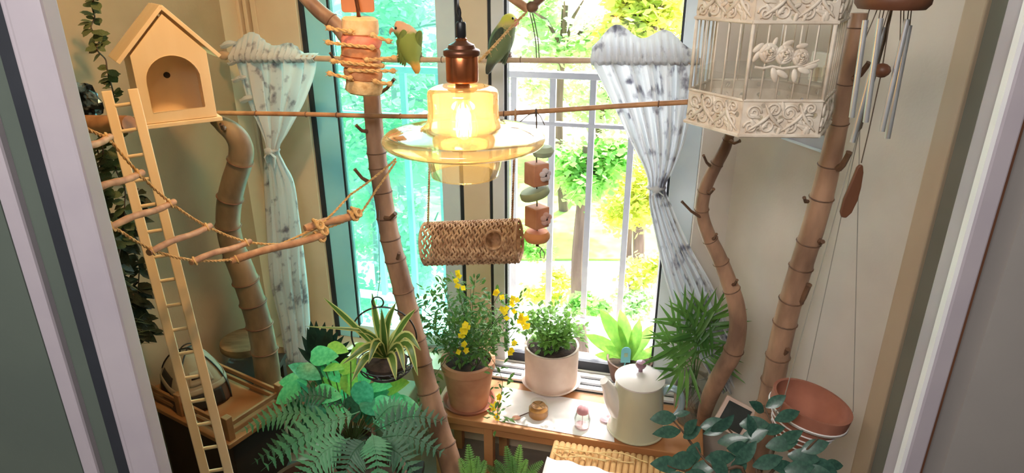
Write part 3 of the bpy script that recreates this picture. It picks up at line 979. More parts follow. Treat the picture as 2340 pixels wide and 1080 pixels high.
for z in (0.42, 0.36, 0.30, 0.24, 0.18, 0.12, 0.06):
    MB().tube([ext(lt, lb, z), ext(rt, rb, z)], 0.0042, 9).build('rung', 'wood_pale', t)

# ------------------------------------------------------------------ rope bridge
t = thing('rope_bridge', 'hanging rope bridge with branch rungs between the doorway and middle branch', 'rope bridge', at(440, 595, 1.25))
R_ = [(150, 358, 0.98, 252, 312, 1.14), (190, 445, 1.02, 325, 394, 1.18), (247, 521, 1.06, 398, 461, 1.24), (340, 577, 1.14, 481, 515, 1.32), (436, 599, 1.24, 572, 551, 1.40), (527, 596, 1.34, 742, 535, 1.50), (697, 523, 1.50, 824, 486, 1.60)]
rr = [9, 9, 8.5, 8, 7.5, 9, 10]
ends_a, ends_b = [], []
for i, (x0, y0, Y0, x1, y1, Y1) in enumerate(R_):
    a, e = at(x0, y0, Y0), at(x1, y1, Y1)
    r = rr[i] * mpp(a)
    u = (e - a)
    A, B = a + u * 0.06, e - u * 0.06
    ends_a.append(A); ends_b.append(B)
    MB().tube(spline([tuple(a), tuple(a + u * 0.35 + Vector((0, 0, 0.003))), tuple(a + u * 0.7 - Vector((0, 0, 0.002))), tuple(e)], 4),
              [r * (1 + 0.06 * sin(j * 2.1 + i)) for j in range(13)], 9).build('rung', 'twig_wood', t)
rr_ = 0.0030
for side, (L, px0, tail) in enumerate(((ends_a, (140, 430, 0.98), [at(822, 490, 1.60), at(862, 430, 1.64), at(905, 368, 1.68)]),
                                       (ends_b, (195, 292, 1.08), [at(735, 512, 1.52), at(800, 445, 1.58), at(880, 385, 1.66), at(905, 362, 1.68)]))):
    if side == 0:
        chain = [at(*px0)] + L[:6] + [at(640, 562, 1.46), at(738, 524, 1.53)] + tail
    else:
        chain = [at(*px0)] + L[:5] + [at(640, 558, 1.45)] + [tail[0]] + tail[1:]
    b = MB()
    for i in range(len(chain) - 1):
        a, e = chain[i], chain[i + 1]
        sag = Vector((0, 0, -0.02 * (e - a).length))
        rope(b, [a, a.lerp(e, 0.5) + sag, e], rr_)
    b.build('side_rope', 'rope', t)
for p in ends_a[:6] + ends_b[:5]:
    MB().torus(0.0085, 0.0026, Matrix.Translation(p) @ frame((0.8, 0.45, 0.3)).to_4x4(), 12, 5).build('knot', 'rope', t)
for px, py, Y in ((728, 512, 1.50), (738, 525, 1.505), (732, 540, 1.50), (815, 484, 1.58), (808, 492, 1.575)):
    p = at(px, py, Y)
    b = MB()
    for k in range(3):
        b.torus(0.014 - 0.002 * k, 0.0036, Matrix.Translation(p + Vector((0.006 * (k - 1), -0.003 * k, 0))) @ frame((0.7, 0.5 - 0.4 * k, 0.35)).to_4x4(), 14, 6)
    b.build('knot', 'rope', t)

# ------------------------------------------------------------------ pendant lamp
LY = 1.00
ax = at(1060, 300, LY)
lm_ = mpp(ax)
def lz(y):
    return at(1060, y, LY).z
t = thing('pendant_lamp', 'amber glass pendant lamp with wide brim, copper socket and glowing bulb', 'lamp', (ax.x, ax.y, lz(418)))
AX = Matrix.Translation((ax.x, ax.y, 0))
def lathe_px(prof, n=48, close=False):
    return MB().lathe([(r * lm_, lz(y)) for r, y in prof], n, AX, close)
def off(prof, d):
    o = []
    for i, (r, y) in enumerate(prof):
        a, b = prof[max(0, i - 1)], prof[min(len(prof) - 1, i + 1)]
        tx, ty = b[0] - a[0], b[1] - a[1]
        l = sqrt(tx * tx + ty * ty)
        o.append((r - ty / l * d * (1 if True else -1), y + tx / l * d))
    return o
up_ = spline([(34, 196), (58, 197), (74, 203), (80, 214), (80, 250), (84, 278), (100, 290), (140, 297), (172, 303), (186, 311), (187, 319), (178, 328), (140, 338), (104, 344), (90, 348)], 3)
sh = lathe_px(list(up_) + list(reversed(off(up_, 2.2))), 56, True).build('shade', 'amber_shade', t)
lo_ = spline([(90, 348), (88, 356), (84, 380), (78, 398)], 3)
lathe_px(list(lo_) + list(reversed(off(lo_, 2.2))), 48, True).build('lower_cup', 'amber_rim', t)
MB().torus(78 * lm_, 1.6 * lm_, AX @ Matrix.Translation((0, 0, lz(398))), 48, 6).build('cup_rim', 'amber_rim', t)
lathe_px([(0.3, 186), (35, 186), (36, 182), (36, 128), (35, 126), (0.3, 126)], 36).build('socket', 'copper', t)
lathe_px([(0.3, 127), (39, 127), (40.5, 124), (40.5, 116), (38, 113), (31, 110), (28, 102), (16, 96), (12, 92), (0.3, 92)], 36).build('socket_cap', 'bronze', t)
lathe_px([(0.3, 94), (9, 94), (9.5, 90), (9.5, 84), (11, 82), (11, 54), (9, 50), (0.3, 49)], 20).build('cord_grip', 'black_plastic', t)
lathe_px([(12, 94), (12.5, 88), (10, 86)], 20).build('collar', 'copper', t)
b = MB()
rope(b, [Vector((ax.x, ax.y, lz(52))), Vector((ax.x - 0.008, ax.y, lz(-30))), Vector((ax.x - 0.004, ax.y, CEIL))], 0.0032, 26)
b.build('cord', 'black_plastic', t)
lathe_px([(0.3, 187), (16, 190), (18, 215), (17, 226), (0.3, 227)], 20).build('bulb_holder', 'bronze', t)
lathe_px(spline([(14, 226), (17, 240), (28, 268), (33, 292), (28, 314), (14, 326), (1, 329)], 4), 24).build('bulb', 'bulb_glass', t)
b = MB()
for k in range(6):
    a = 2 * pi * k / 6
    b.tube([Vector((ax.x + cos(a) * 7 * lm_, ax.y + sin(a) * 7 * lm_, lz(248))), Vector((ax.x + cos(a) * 15 * lm_, ax.y + sin(a) * 15 * lm_, lz(312)))], 2.0 * lm_, 6)
b.build('filament', 'filament', t)
pl = bpy.data.lights.new('pendant_bulb_light', 'POINT')
pl.energy = 2.2
pl.color = (1.0, 0.80, 0.54)
pl.shadow_soft_size = 0.02
po = bpy.data.objects.new('pendant_bulb_light', pl)
po.location = (ax.x, ax.y, lz(286))
COL.objects.link(po)

# ------------------------------------------------------------------ curtains
def curtain(name, label, rows, header, pleats, tie, knotpx, seed):
    """rows: (y, xleft, xright, off) silhouette of the cloth in front of the glass"""
    rnd = random.Random(seed)
    S = spline([tuple(map(float, r)) for r in rows], 7)
    N = 56
    t = thing(name, label, 'curtain', onplane((S[-1][1] + S[-1][2]) / 2, S[-1][0], OR, NX), 'patterned curtains')
    ph = [rnd.uniform(0, 6.28) for _ in range(3)]
    grid = []
    for (y, xl, xr, o) in S:
        line = []
        wfac = min(1.0, (xr - xl) / 120.0)
        for j in range(N + 1):
            u = j / N
            p = onplane(xl + (xr - xl) * u, y, O - NX * (0.11 + o), NX)
            d = (0.010 * sin(u * pleats * 2 * pi + ph[0] + 0.8 * sin(y * 0.011)) + 0.006 * sin(u * pleats * 3.7 * pi + ph[1] + y * 0.006)) * (0.45 + 0.75 * wfac)
            line.append(p - NX * d)
        grid.append(line)
    MB().grid(grid).build('cloth', 'curtain', t, solid=0.0012)
    hg = []
    yt, xl, xr = rows[0][0], rows[0][1], rows[0][2]
    for i, (dy, dd) in enumerate(((10, 0.006), (0, 0.020), (-8, 0.020), (-18, 0.008), (-30, 0.0), (-44, -0.01))):
        line = []
        for j in range(121):
            u = j / 120
            hh = header[0] + header[1] * sin(u * 9 + ph[2]) * sin(u * 4 + 1) + header[2] * u
            yy = yt + (dy if dy >= 0 else dy * max(0.25, hh))
            p = onplane(xl + (xr - xl) * u, yy, O - NX * 0.11, NX)
            line.append(p - NX * (dd + 0.006 * sin(u * 95 + i * 0.6) * (1.2 if dy > -20 else 0.6)))
        hg.append(line)
    MB().grid(hg).build('ruffled_header', 'curtain', t, solid=0.0012)
    hb = [[q + NX * 0.034 for q in line] for line in hg[1:4]]
    MB().grid(hb).build('rod_pocket', 'curtain', t, solid=0.0012)
    p = onplane(knotpx[0], knotpx[1], O - NX * 0.125, NX)
    mm = mpp(p)
    b = MB()
    b.torus(tie * mm, 3.4 * mm, Matrix.Translation(p) @ Matrix.Diagonal((1, 0.8, 1, 1)), 24, 7)
    b.ell(p - NX * 0.022, (9 * mm, 7 * mm, 9 * mm))
    for s in (-1, 1):
        b.tube([p - NX * 0.022, p + Vector((s * 12 * mm, -0.03, -12 * mm)), p + Vector((s * 6 * mm, -0.028, -44 * mm))], [3 * mm, 4 * mm, 1.5 * mm], 6, flat=0.4)
    b.build('tie', 'curtain', t)
    return t
curtain('curtain', 'white patterned curtain gathered on the rod beside the left jamb', [
    (133, 532, 724, 0.0), (180, 545, 716, 0.0), (240, 566, 694, 0.002), (300, 596, 662, 0.005), (340, 609, 640, 0.008), (372, 606, 652, 0.004), (420, 606, 676, 0.0),
    (520, 612, 690, 0.0), (640, 618, 700, 0.0), (740, 640, 706, 0.0), (835, 655, 708, 0.0)], (1.0, 0.5, -0.6), 4, 15, (622, 342), 11)
curtain('curtain', 'white patterned curtain tied back beside the birdcage', [
    (138, 1352, 1598, 0.0), (190, 1378, 1592, 0.0), (260, 1412, 1578, 0.003), (330, 1444, 1562, 0.006), (390, 1474, 1538, 0.008), (428, 1483, 1520, 0.010), (470, 1484, 1534, 0.008),
    (560, 1502, 1574, 0.006), (650, 1524, 1626, 0.004), (740, 1556, 1664, 0.0), (820, 1600, 1714, 0.0), (895, 1648, 1742, 0.0)], (1.1, 0.75, 0.25), 6, 19, (1500, 428), 23)
bw_ = thing('curtain_bow', 'gathered loose ends of curtain cloth bunched at the rod tip', 'curtain bow', rod(530, 240))
for k, (px, py, w_) in enumerate(((504, 108, 16), (520, 148, 12), (530, 186, 13), (548, 232, 16))):
    a, e = rod(px + 34, py - 10), rod(px, py)
    mm = mpp(a)
    MB().tube(spline([tuple(a), tuple(a.lerp(e, 0.4) + Vector((0, -0.006, 0.004))), tuple(a.lerp(e, 0.75)), tuple(e + Vector((0, 0, 0.006)))], 3), [w_ * 0.5 * mm, w_ * mm * 0.7, w_ * mm * 0.9, w_ * mm * 0.95, w_ * mm, w_ * mm * 0.9, w_ * mm * 0.8, w_ * mm * 0.55, w_ * 0.35 * mm, w_ * 0.15 * mm], 9, flat=0.45).build('cloth_end', 'curtain', bw_)

# ------------------------------------------------------------------ parrots
def bird(name, label, spine, Yc, m, wing_m, beak, wings, eye, feet, seed, cheek=None):
    pts, rs = [], []
    for (px, py, r, dy) in spine:
        p = at(px, py, Yc + dy)
        pts.append(tuple(p) + (r * mpp(p),))
    S = spline(pts, 4)
    base = Vector(pts[0][:3])
    t = thing(name, label, 'parrot', base)
    MB().tube([q[:3] for q in S], [max(q[3], 0.001) for q in S], 16, flat=1.0).build('body', m, t)
    for (px, py, dy, rx, ry, rz, roll, tilt) in wings:
        p = at(px, py, Yc + dy)
        mm = mpp(p)
        M_ = Matrix.Translation(p) @ Matrix.Rotation(radians(roll), 4, 'Y') @ Matrix.Rotation(radians(tilt), 4, 'X')
        w_ = MB()
        w_.ell((0, 0, 0), (rx * mm, ry * mm, rz * mm), M_, 14, 10)
        wo_ = w_.build('wing', wing_m, t)
        for k in range(4):                             # flight feathers overlapping the wing tip
            fm = MB().ell((0, 0, 0), (rx * mm * 0.28, ry * mm * 0.45, rz * mm * 0.62), M_ @ Matrix.Translation(((k - 1.5) * rx * mm * 0.36, -ry * mm * 0.55, -rz * mm * (0.50 + 0.06 * k))), 8, 6)
            fm.build('feather', wing_m, wo_)
    for (px, py, dy, r) in eye:
        p = at(px, py, Yc + dy)
        MB().ell(p, (r * mpp(p),) * 3, None, 8, 6).build('eye', 'eye_black', t)
    if cheek:
        px, py, dy, r = cheek
        p = at(px, py, Yc + dy)
        MB().ell(p, (r * mpp(p), r * mpp(p), r * mpp(p) * 1.2), None, 10, 7).build('cheek', 'face_red', t)
    B = []
    for (px, py, dy, r) in beak:
        p = at(px, py, Yc + dy)
        B.append(tuple(p) + (r * mpp(p),))
    MB().tube([q[:3] for q in B], [q[3] for q in B], 8).build('beak', 'beak', t)
    for (px, py, dy) in feet:
        p = at(px, py, Yc + dy)
        mm = mpp(p)
        b = MB()
        for s in (-1, 0, 1):
            q = p + UX * s * 4 * mm
            b.tube([q + NX * 0.004 + Vector((0, 0, 5 * mm)), q - NX * 0.008 + Vector((0, 0, 2 * mm)), q - NX * 0.011 + Vector((0, 0, -5 * mm))], [1.8 * mm, 1.8 * mm, 0.8 * mm], 5)
        b.tube([p + Vector((0, 0, 3 * mm)), p + Vector((0, -0.006, 13 * mm))], [2.6 * mm, 4.5 * mm], 6)
        b.build('foot', 'bird_foot', t)
    return t
Y1 = rod(935, 136).y
bird('lovebird', 'olive green parrot with peach head and yellow tail perched left of the lamp', [
    (953, 168, 4, -0.035), (952, 158, 9, -0.035), (948, 144, 12, -0.032), (943, 132, 19, -0.024), (938, 112, 27, -0.012), (933, 92, 29, 0.0), (926, 77, 24, 0.004),
    (918, 69, 19, 0.0), (911, 63, 17, -0.004), (906, 59, 13, -0.006), (902, 58, 5, -0.006)], Y1, 'plumage_olive', 'wing_olive',
    [(899, 66, -0.006, 5), (894, 69, -0.006, 5), (891, 75, -0.006, 2.5), (892, 80, -0.006, 0.8)],
    [(921, 104, -0.018, 14, 12, 36, 8, 6), (951, 104, -0.014, 12, 12, 36, 20, 6)], [(904, 64, -0.026, 3.2)], [(926, 136, -0.004), (962, 134, 0.0)], 1)
Y2 = rod(1145, 137).y
bird('lovebird', 'dark green parrot with yellow crown and dark tail perched right of the lamp', [
    (1113, 169, 3.5, -0.03), (1117, 158, 8, -0.03), (1123, 142, 11, -0.028), (1132, 126, 18, -0.02), (1141, 106, 26, -0.008), (1149, 86, 27, 0.0), (1156, 68, 23, 0.0),
    (1161, 54, 19, -0.004), (1164, 44, 17, -0.004), (1166, 36, 12, -0.004), (1167, 31, 4, -0.004)], Y2, 'plumage_dark', 'wing_dark',
    [(1177, 44, -0.006, 5), (1182, 47, -0.006, 4.5), (1185, 53, -0.006, 2.4), (1183, 58, -0.006, 0.8)],
    [(1133, 98, -0.020, 13, 12, 38, 24, 6), (1158, 104, -0.010, 12, 12, 34, 16, 6)], [(1172, 42, -0.022, 3.0)], [(1153, 134, 0.0), (1165, 133, 0.004)], 2, (1177, 52, -0.012, 7))

# ------------------------------------------------------------------ birdcage
CY = 1.15
zb0, zb1, zt0 = at(1785, 309, CY).z, at(1795, 230, CY).z, at(1833, 51, CY).z
bh = zb1 - zb0
zt1 = zt0 + bh
fc = at(1795, 230, CY)
a_ = 178 * mpp(fc)
cc = Vector((fc.x, CY + a_ * 0.866, 0))
cyaw = radians(-2)
HV = [cc + a_ * Vector((cos(radians(-120 + 60 * k) + cyaw), sin(radians(-120 + 60 * k) + cyaw), 0)) for k in range(6)]
t = thing('birdcage', 'white hexagonal metal birdcage with scrollwork bands hanging before the cream wall', 'birdcage', (cc.x, cc.y, zb0))
def hexring(z, r, grow=1.0):
    b = MB()
    V = [cc + (v - cc) * grow for v in HV]
    for k in range(6):
        b.tube([V[k] + Vector((0, 0, z)), V[(k + 1) % 6] + Vector((0, 0, z))], r, 7)
    return b
for z, r, g in ((zb0, 0.0036, 1.03), (zb1, 0.0026, 1.01), (zt0, 0.0034, 1.02), (zt1, 0.0026, 1.01)):
    hexring(z, r, g).build('hoop', 'cage_white', t)
def face_M(k, z):
    p, q = HV[k], HV[(k + 1) % 6]
    x = (q - p).normalized()
    n = Vector((x.y, -x.x, 0))
    M_ = Matrix((x, Vector((0, 0, 1)), n)).transposed().to_4x4()
    return Matrix.Translation(p + Vector((0, 0, z))) @ M_
def spiral(cx, cy, r, turns, a0, sgn, n=22):
    return [(cx + r * (1 - 0.82 * i / n) * cos(a0 + sgn * turns * 2 * pi * i / n), cy + r * (1 - 0.82 * i / n) * sin(a0 + sgn * turns * 2 * pi * i / n), 0.003) for i in range(n + 1)]
sb = MB()
W_, H_ = a_, bh
for (cx, cy, r, a0, sg) in ((0.14, 0.66, 0.10, 0, 1), (0.12, 0.24, 0.09, pi, -1), (0.34, 0.30, 0.12, 0.5, 1), (0.40, 0.74, 0.09, 3, -1), (0.60, 0.66, 0.11, 0.2, 1), (0.63, 0.24, 0.09, 2, -1), (0.84, 0.36, 0.12, 1, 1), (0.86, 0.78, 0.08, 4, -1)):
    sb.tube(spiral(cx * W_, cy * H_, r * W_, 1.6, a0, sg), 0.0024, 6)
for (x0, y0, x1, y1, wv) in ((0.06, 0.1, 0.42, 0.86, 0.05), (0.28, 0.9, 0.58, 0.12, -0.05), (0.5, 0.1, 0.82, 0.88, 0.05), (0.72, 0.88, 0.96, 0.12, -0.04)):
    sb.tube(spline([(x0 * W_, y0 * H_, 0.003), ((x0 + x1) / 2 * W_ + wv * W_, (y0 + y1) / 2 * H_, 0.005), (x1 * W_, y1 * H_, 0.003)], 5), [0.0012, 0.002, 0.0028, 0.0032, 0.0034, 0.0036, 0.0034, 0.003, 0.0026, 0.002, 0.001], 6)
rnd = random.Random(9)
for i in range(16):
    cx, cy, an = rnd.uniform(0.06, 0.94), rnd.uniform(0.12, 0.88), rnd.uniform(0, pi)
    sb.ell((0, 0, 0), (0.011, 0.004, 0.0028), Matrix.Translation((cx * W_, cy * H_, 0.003)) @ Matrix.Rotation(an, 4, 'Z'), 8, 6)
scroll_me = sb.mesh('scrollwork', 'cage_white')
plate_me = MB().prism([(0, 0), (W_, 0), (W_, H_), (0, H_)], 0.0015, None,
                      [[(W_ * (cx + 0.035 * cos(2 * pi * i / 8)), H_ * (cy + 0.09 * sin(2 * pi * i / 8))) for i in range(8)] for cx, cy in ((0.24, 0.5), (0.24, 0.12), (0.5, 0.5), (0.47, 0.14), (0.74, 0.52), (0.73, 0.86), (0.26, 0.86), (0.93, 0.58))]).mesh('band_panel', 'cage_white', False)
for zz in (zb0, zt0):
    for k in range(6):
        pn = inst('band_panel', plate_me, face_M(k, zz), t)
        inst('scrollwork', scroll_me, face_M(k, zz), pn)
bar_me = MB().tube([(0, 0, 0), (0, 0, zt0 - zb1)], 0.0015, 6).mesh('bar', 'cage_white')
post_me = MB().tube([(0, 0, 0), (0, 0, zt0 - zb1)], 0.0032, 7).mesh('corner_post', 'cage_white')
for k in range(6):
    inst('corner_post', post_me, Matrix.Translation(HV[k] + Vector((0, 0, zb1))), t)
    for j in range(1, 5):
        inst('bar', bar_me, Matrix.Translation(HV[k].lerp(HV[(k + 1) % 6], j / 5) + Vector((0, 0, zb1))), t)
MB().prism([tuple((v - cc)[:2]) for v in HV], 0.003, Matrix.Translation((cc.x, cc.y, zb0))).build('floor_plate', 'cage_white', t, False)
for k in range(6):                     # clear splash guard inside
    p, q = cc + (HV[k] - cc) * 0.93, cc + (HV[(k + 1) % 6] - cc) * 0.93
    MB().bar(p + Vector((0, 0, zb1 + 0.012)), q + Vector((0, 0, zb1 + 0.012)), 0.055, 0.0015, up=Vector((q - p).cross(Vector((0, 0, 1))))).build('splash_guard', 'clear_plastic', t, False)
ap = Vector((cc.x, cc.y, zt1 + 0.13))
b = MB()
for k in range(6):
    b.tube(spline([tuple(HV[k] + Vector((0, 0, zt1))), tuple(HV[k].lerp(cc, 0.35) + Vector((0, 0, zt1 + 0.09))), tuple(ap)], 5), 0.002, 6)
b.build('dome', 'cage_white', t)
b = MB()
b.torus(0.014, 0.002, Matrix.Translation(ap + Vector((0, 0, 0.012))) @ frame((0, 1, 0)).to_4x4(), 16, 6)
b.tube([ap + Vector((0, 0, 0.026)), Vector((cc.x, cc.y, CEIL))], 0.0015, 6)
b.build('hanger', 'cage_white', t)
FM = face_M(0, 0.0)
def fpt(px, py, o=0.006):
    p = onplane(px, py, HV[0], Vector((sin(cyaw), -cos(cyaw), 0)))
    return p + Vector((0, -o, 0))
def rose(px, py, r):
    p = fpt(px, py)
    mm = mpp(p)
    b = MB()
    for k, (rr2, th) in enumerate(((1.0, 0.22), (0.72, 0.2), (0.46, 0.18), (0.24, 0.2))):
        for j in range(5 - min(k, 2)):
            a = 2 * pi * j / (5 - min(k, 2)) + k * 0.5
            b.ell((0, 0, 0), (r * mm * rr2 * 0.62, r * mm * rr2 * 0.3, 0.004), Matrix.Translation(p + Vector((cos(a) * r * mm * rr2 * 0.6, -0.002 * k, sin(a) * r * mm * rr2 * 0.6))) @ Matrix.Rotation(-a - pi / 2, 4, 'Y') @ Matrix.Rotation(pi / 2, 4, 'X'), 10, 6)
    return b
orn = thing('tmp', 'x', 'x', (0, 0, 0)); bpy.data.objects.remove(orn)
b = MB()
for (px0, py0, px1, py1) in ((1722, 152, 1760, 150), (1760, 150, 1810, 152), (1810, 152, 1868, 136)):
    b.tube([fpt(px0, py0), fpt((px0 + px1) / 2, (py0 + py1) / 2 + 4), fpt(px1, py1)], 0.0022, 6)
b.build('rose_stem', 'cage_white', t)
for (px, py, r) in ((1754, 120, 25), (1790, 124, 25), (1826, 130, 22)):
    rose(px, py, r).build('rose', 'cage_white', t)
for (px, py, an, L) in ((1730, 108, 40, 15), (1768, 96, 70, 12), (1798, 98, 20, 14), (1830, 104, 10, 14), (1766, 170, -70, 18), (1784, 168, -30, 16), (1812, 172, -80, 16), (1834, 160, -20, 16), (1850, 150, 10, 16), (1726, 128, 60, 14)):
    p = fpt(px, py)
    mm = mpp(p)
    MB().ell((0, 0, 0), (L * mm, 0.0025, L * mm * 0.45), Matrix.Translation(p) @ Matrix.Rotation(-radians(an), 4, 'Y'), 10, 6).build('leaf', 'cage_white', t)

# ------------------------------------------------------------------ wall plates behind the cage
NR = Vector((DR.y, -DR.x, 0)) * 1.0
if NR.x > 0: NR = -NR
def onR(px, py, o=0.0):
    return onplane(px, py, CR + NR * o, NR)
def rplate(mb, x0, y0, x1, y1, th, o=0.0):
    a, b_, c_, d_ = onR(x0, y0, o), onR(x1, y0, o), onR(x1, y1, o), onR(x0, y1, o)
    z0, z1 = (c_.z + d_.z) / 2, (a.z + b_.z) / 2
    s0, s1 = (a + d_) / 2, (b_ + c_) / 2
    vs = [Vector((s0.x, s0.y, z0)), Vector((s1.x, s1.y, z0)), Vector((s1.x, s1.y, z1)), Vector((s0.x, s0.y, z1))]
    vs += [v + NR * th for v in vs]
    return mb.add(vs, [(3, 2, 1, 0), (4, 5, 6, 7), (0, 1, 5, 4), (1, 2, 6, 5), (2, 3, 7, 6), (3, 0, 4, 7)])
t = thing('wall_switch', 'ivory wall switch with rounded plate behind the cage bars', 'switch', onR(1885, 150))
rplate(MB(), 1856, 118, 1910, 190, 0.010).build('plate', 'plastic_white', t, False, 0.006, fix=True)
rplate(MB(), 1864, 152, 1876, 186, 0.016, 0.003).build('rocker', 'frame_cream', t, False, 0.003, fix=True)
rplate(MB(), 1890, 148, 1902, 182, 0.016, 0.003).build('rocker', 'frame_cream', t, False, 0.003, fix=True)
t = thing('wall_box', 'rounded ivory wall box low behind the cage beside the jointed pole', 'wall box', onR(1878, 275))
rplate(MB(), 1846, 246, 1892, 306, 0.014).build('cover', 'plastic_white', t, False, 0.008, fix=True)
rplate(MB(), 1853, 254, 1885, 298, 0.017).build('inset', 'frame_cream', t, False, 0.004, fix=True)
t = thing('wall_panel', 'flat grey rectangular panel on the wall below the cage', 'panel', onR(1850, 280))
rplate(MB(), 1788, 215, 1905, 335, 0.004).build('sheet', 'panel_grey', t, False, 0.001, fix=True)
rplate(MB(), 1788, 329, 1905, 335, 0.008).build('lower_edge', 'frame_pale_blue', t, False, 0.001, fix=True)

# ------------------------------------------------------------------ wind chime
p = at(2040, 2, 1.0)
wm = mpp(p)
t = thing('wind_chime', 'wind chime with wooden disc, silver tubes, ball striker and paddle', 'wind chime', (p.x, p.y, at(1955, 515, 1.0).z))
MB().lathe([(0.0005, -0.012), (70 * wm, -0.011), (79 * wm, -0.004), (80 * wm, 0.004), (77 * wm, 0.011), (0.0005, 0.012)], 36, Matrix.Translation(p)).build('top_disc', 'wood_dark', t)
MB().tube([p + Vector((0, 0, 0.01)), Vector((p.x, p.y, CEIL))], 0.0014, 6).build('hanging_cord', 'twine_dark', t)
for (x0, y0, x1, y1, Y) in ((1978, 46, 1946, 268, 0.985), (2012, 42, 1978, 279, 0.955), (2019, 62, 1948, 325, 1.035), (2073, 44, 2015, 300, 0.99), (2078, 58, 2028, 316, 1.015)):
    a, e = at(x0, y0, Y), at(x1, y1, Y)
    e = Vector((e.x, e.y, e.z))
    tb = MB().tube([a, e], 6.4 * wm, 14, cap=False)
    tb.tube([e, a], 5.2 * wm, 14, cap=False)
    to = tb.build('tube', 'chrome', t)
    b = MB()
    q = a + (e - a) * 0.18
    for s in (-1, 1):
        h = Vector((p.x + (a.x - p.x) * 0.75 + s * 9 * wm, p.y + (a.y - p.y) * 0.75, p.z - 0.010))
        b.tube([h, q + Vector((s * 5.6 * wm, 0, 0))], 1.2 * wm, 5)
    b.build('cord', 'twine_dark', t)
bc = at(2015, 161, 1.0)
MB().lathe([(0.0005, -17 * wm), (9 * wm, -15 * wm), (17 * wm, -8 * wm), (20 * wm, 0), (17 * wm, 9 * wm), (9 * wm, 15 * wm), (0.0005, 17 * wm)], 20, Matrix.Translation(bc)).build('striker', 'wood_dark', t)
MB().tube([Vector((p.x, p.y, p.z)), bc, at(1985, 300, 1.0), at(1968, 372, 1.0)], 1.5 * wm, 5).build('sail_cord', 'twine_dark', t)
pad = [(0, 0), (8, -2), (13, -20), (15, -60), (13, -95), (4, -128), (-8, -142), (-20, -140), (-26, -126), (-24, -92), (-14, -48), (-6, -8)]
pc = at(1962, 374, 1.0)
MB().prism([(x * wm, y * wm) for x, y in reversed(pad)], 0.006, Matrix.Translation(pc) @ Matrix(((1, 0, 0, 0), (0, 0, -1, 0), (0, 1, 0, 0), (0, 0, 0, 1)))).build('wind_sail', 'wood_dark', t, False, 0.002, fix=True)

# ------------------------------------------------------------------ hanging terracotta pot
PY = 1.14
rc = at(1857, 915, PY)
pm = mpp(rc)
tilt = Matrix.Rotation(radians(11), 4, 'Y')
R0 = 88 * pm
MP = Matrix.Translation(rc) @ tilt
t = thing('hanging_pot', 'empty terracotta pot with white rings hanging tilted on cords', 'pot', MP @ Vector((0, 0, -1.35 * R0)))
prof = [(0.58 * R0, -1.35 * R0), (0.90 * R0, -0.36 * R0), (0.92 * R0, -0.32 * R0), (0.985 * R0, -0.31 * R0), (1.0 * R0, 0.0)]
inner = [(0.92 * R0, 0.0), (0.90 * R0, -0.30 * R0), (0.84 * R0, -0.36 * R0), (0.53 * R0, -1.27 * R0), (0.0005, -1.27 * R0)]
MB().lathe([(0.0005, -1.35 * R0)] + prof + inner, 40, MP).build('pot', 'terracotta', t)
for zr in (-0.33, -0.62, -0.80, -0.96, -1.14):
    rr2 = (0.58 + 0.32 * (zr + 1.35) / 0.99) * R0 + 0.0012 if zr < -0.4 else 0.99 * R0
    MB().torus(rr2, 0.0016, MP @ Matrix.Translation((0, 0, zr * R0)), 40, 6).build('white_ring', 'paper_white', t)
for zr in (-0.33,):
    MB().torus(1.0 * R0, 0.0013, MP @ Matrix.Translation((0, 0, zr * R0 - 0.003)), 40, 6).build('wire_hoop', 'wire_grey', t)
hk = at(1965, 292, 1.16)
for an in (200, 75, -12):
    a = MP @ Vector((1.015 * R0 * cos(radians(an)), 1.015 * R0 * sin(radians(an)), -0.30 * R0))
    tp = MP @ Vector((1.02 * R0 * cos(radians(an)), 1.02 * R0 * sin(radians(an)), 0.02 * R0))
    mid = tp.lerp(hk, 0.8)
    MB().tube([a, tp, mid, hk], 0.0009, 5).build('cord', 'wire_grey', t)
    MB().torus(0.007, 0.0012, Matrix.Translation(a) @ frame((0.3, -1, 0.2)).to_4x4(), 12, 5).build('ring', 'wire_grey', t)
MB().tube([hk + Vector((-0.012, 0, -0.02)), hk, hk + Vector((0.012, 0, 0.16)), Vector((hk.x + 0.03, hk.y, CEIL))], [0.0012, 0.0035, 0.003, 0.0012], 7).build('hanging_cord', 'twine_dark', t)

# ------------------------------------------------------------------ woven tunnel
TY = 1.55
ta, tb_ = at(975, 558, TY + 0.02), at(1186, 551, TY - 0.02)
tm = mpp(ta)
t = thing('seagrass_tunnel', 'woven brown seagrass tunnel with round entrance hanging under the lamp', 'bird tunnel', (ta + tb_) / 2 - Vector((0, 0, 0.05)))
axis = (tb_ - ta)
LEN = axis.length
RT = 49 * tm
FR = frame(axis)                                  # col0, col1 across, col2 along
xa = axis.normalized()
ya2 = Vector((0, 0, 1)).cross(xa).normalized() * -1      # towards the camera
za2 = xa.cross(ya2).normalized()
if za2.z < 0: za2 = -za2
if ya2.y > 0: ya2 = -ya2
hole_c = at(1126, 535, TY - 0.06)
def tun(s, th, r):
    c_, s_ = cos(th), sin(th)
    zz = s_ * r if s_ > -0.75 else -0.75 * r + (s_ + 0.75) * r * 0.25
    return ta + xa * s + ya2 * (c_ * r) + za2 * zz
sm, n_st, n_rg = MB(), 36, 30
hs = (hole_c - ta).dot(xa)
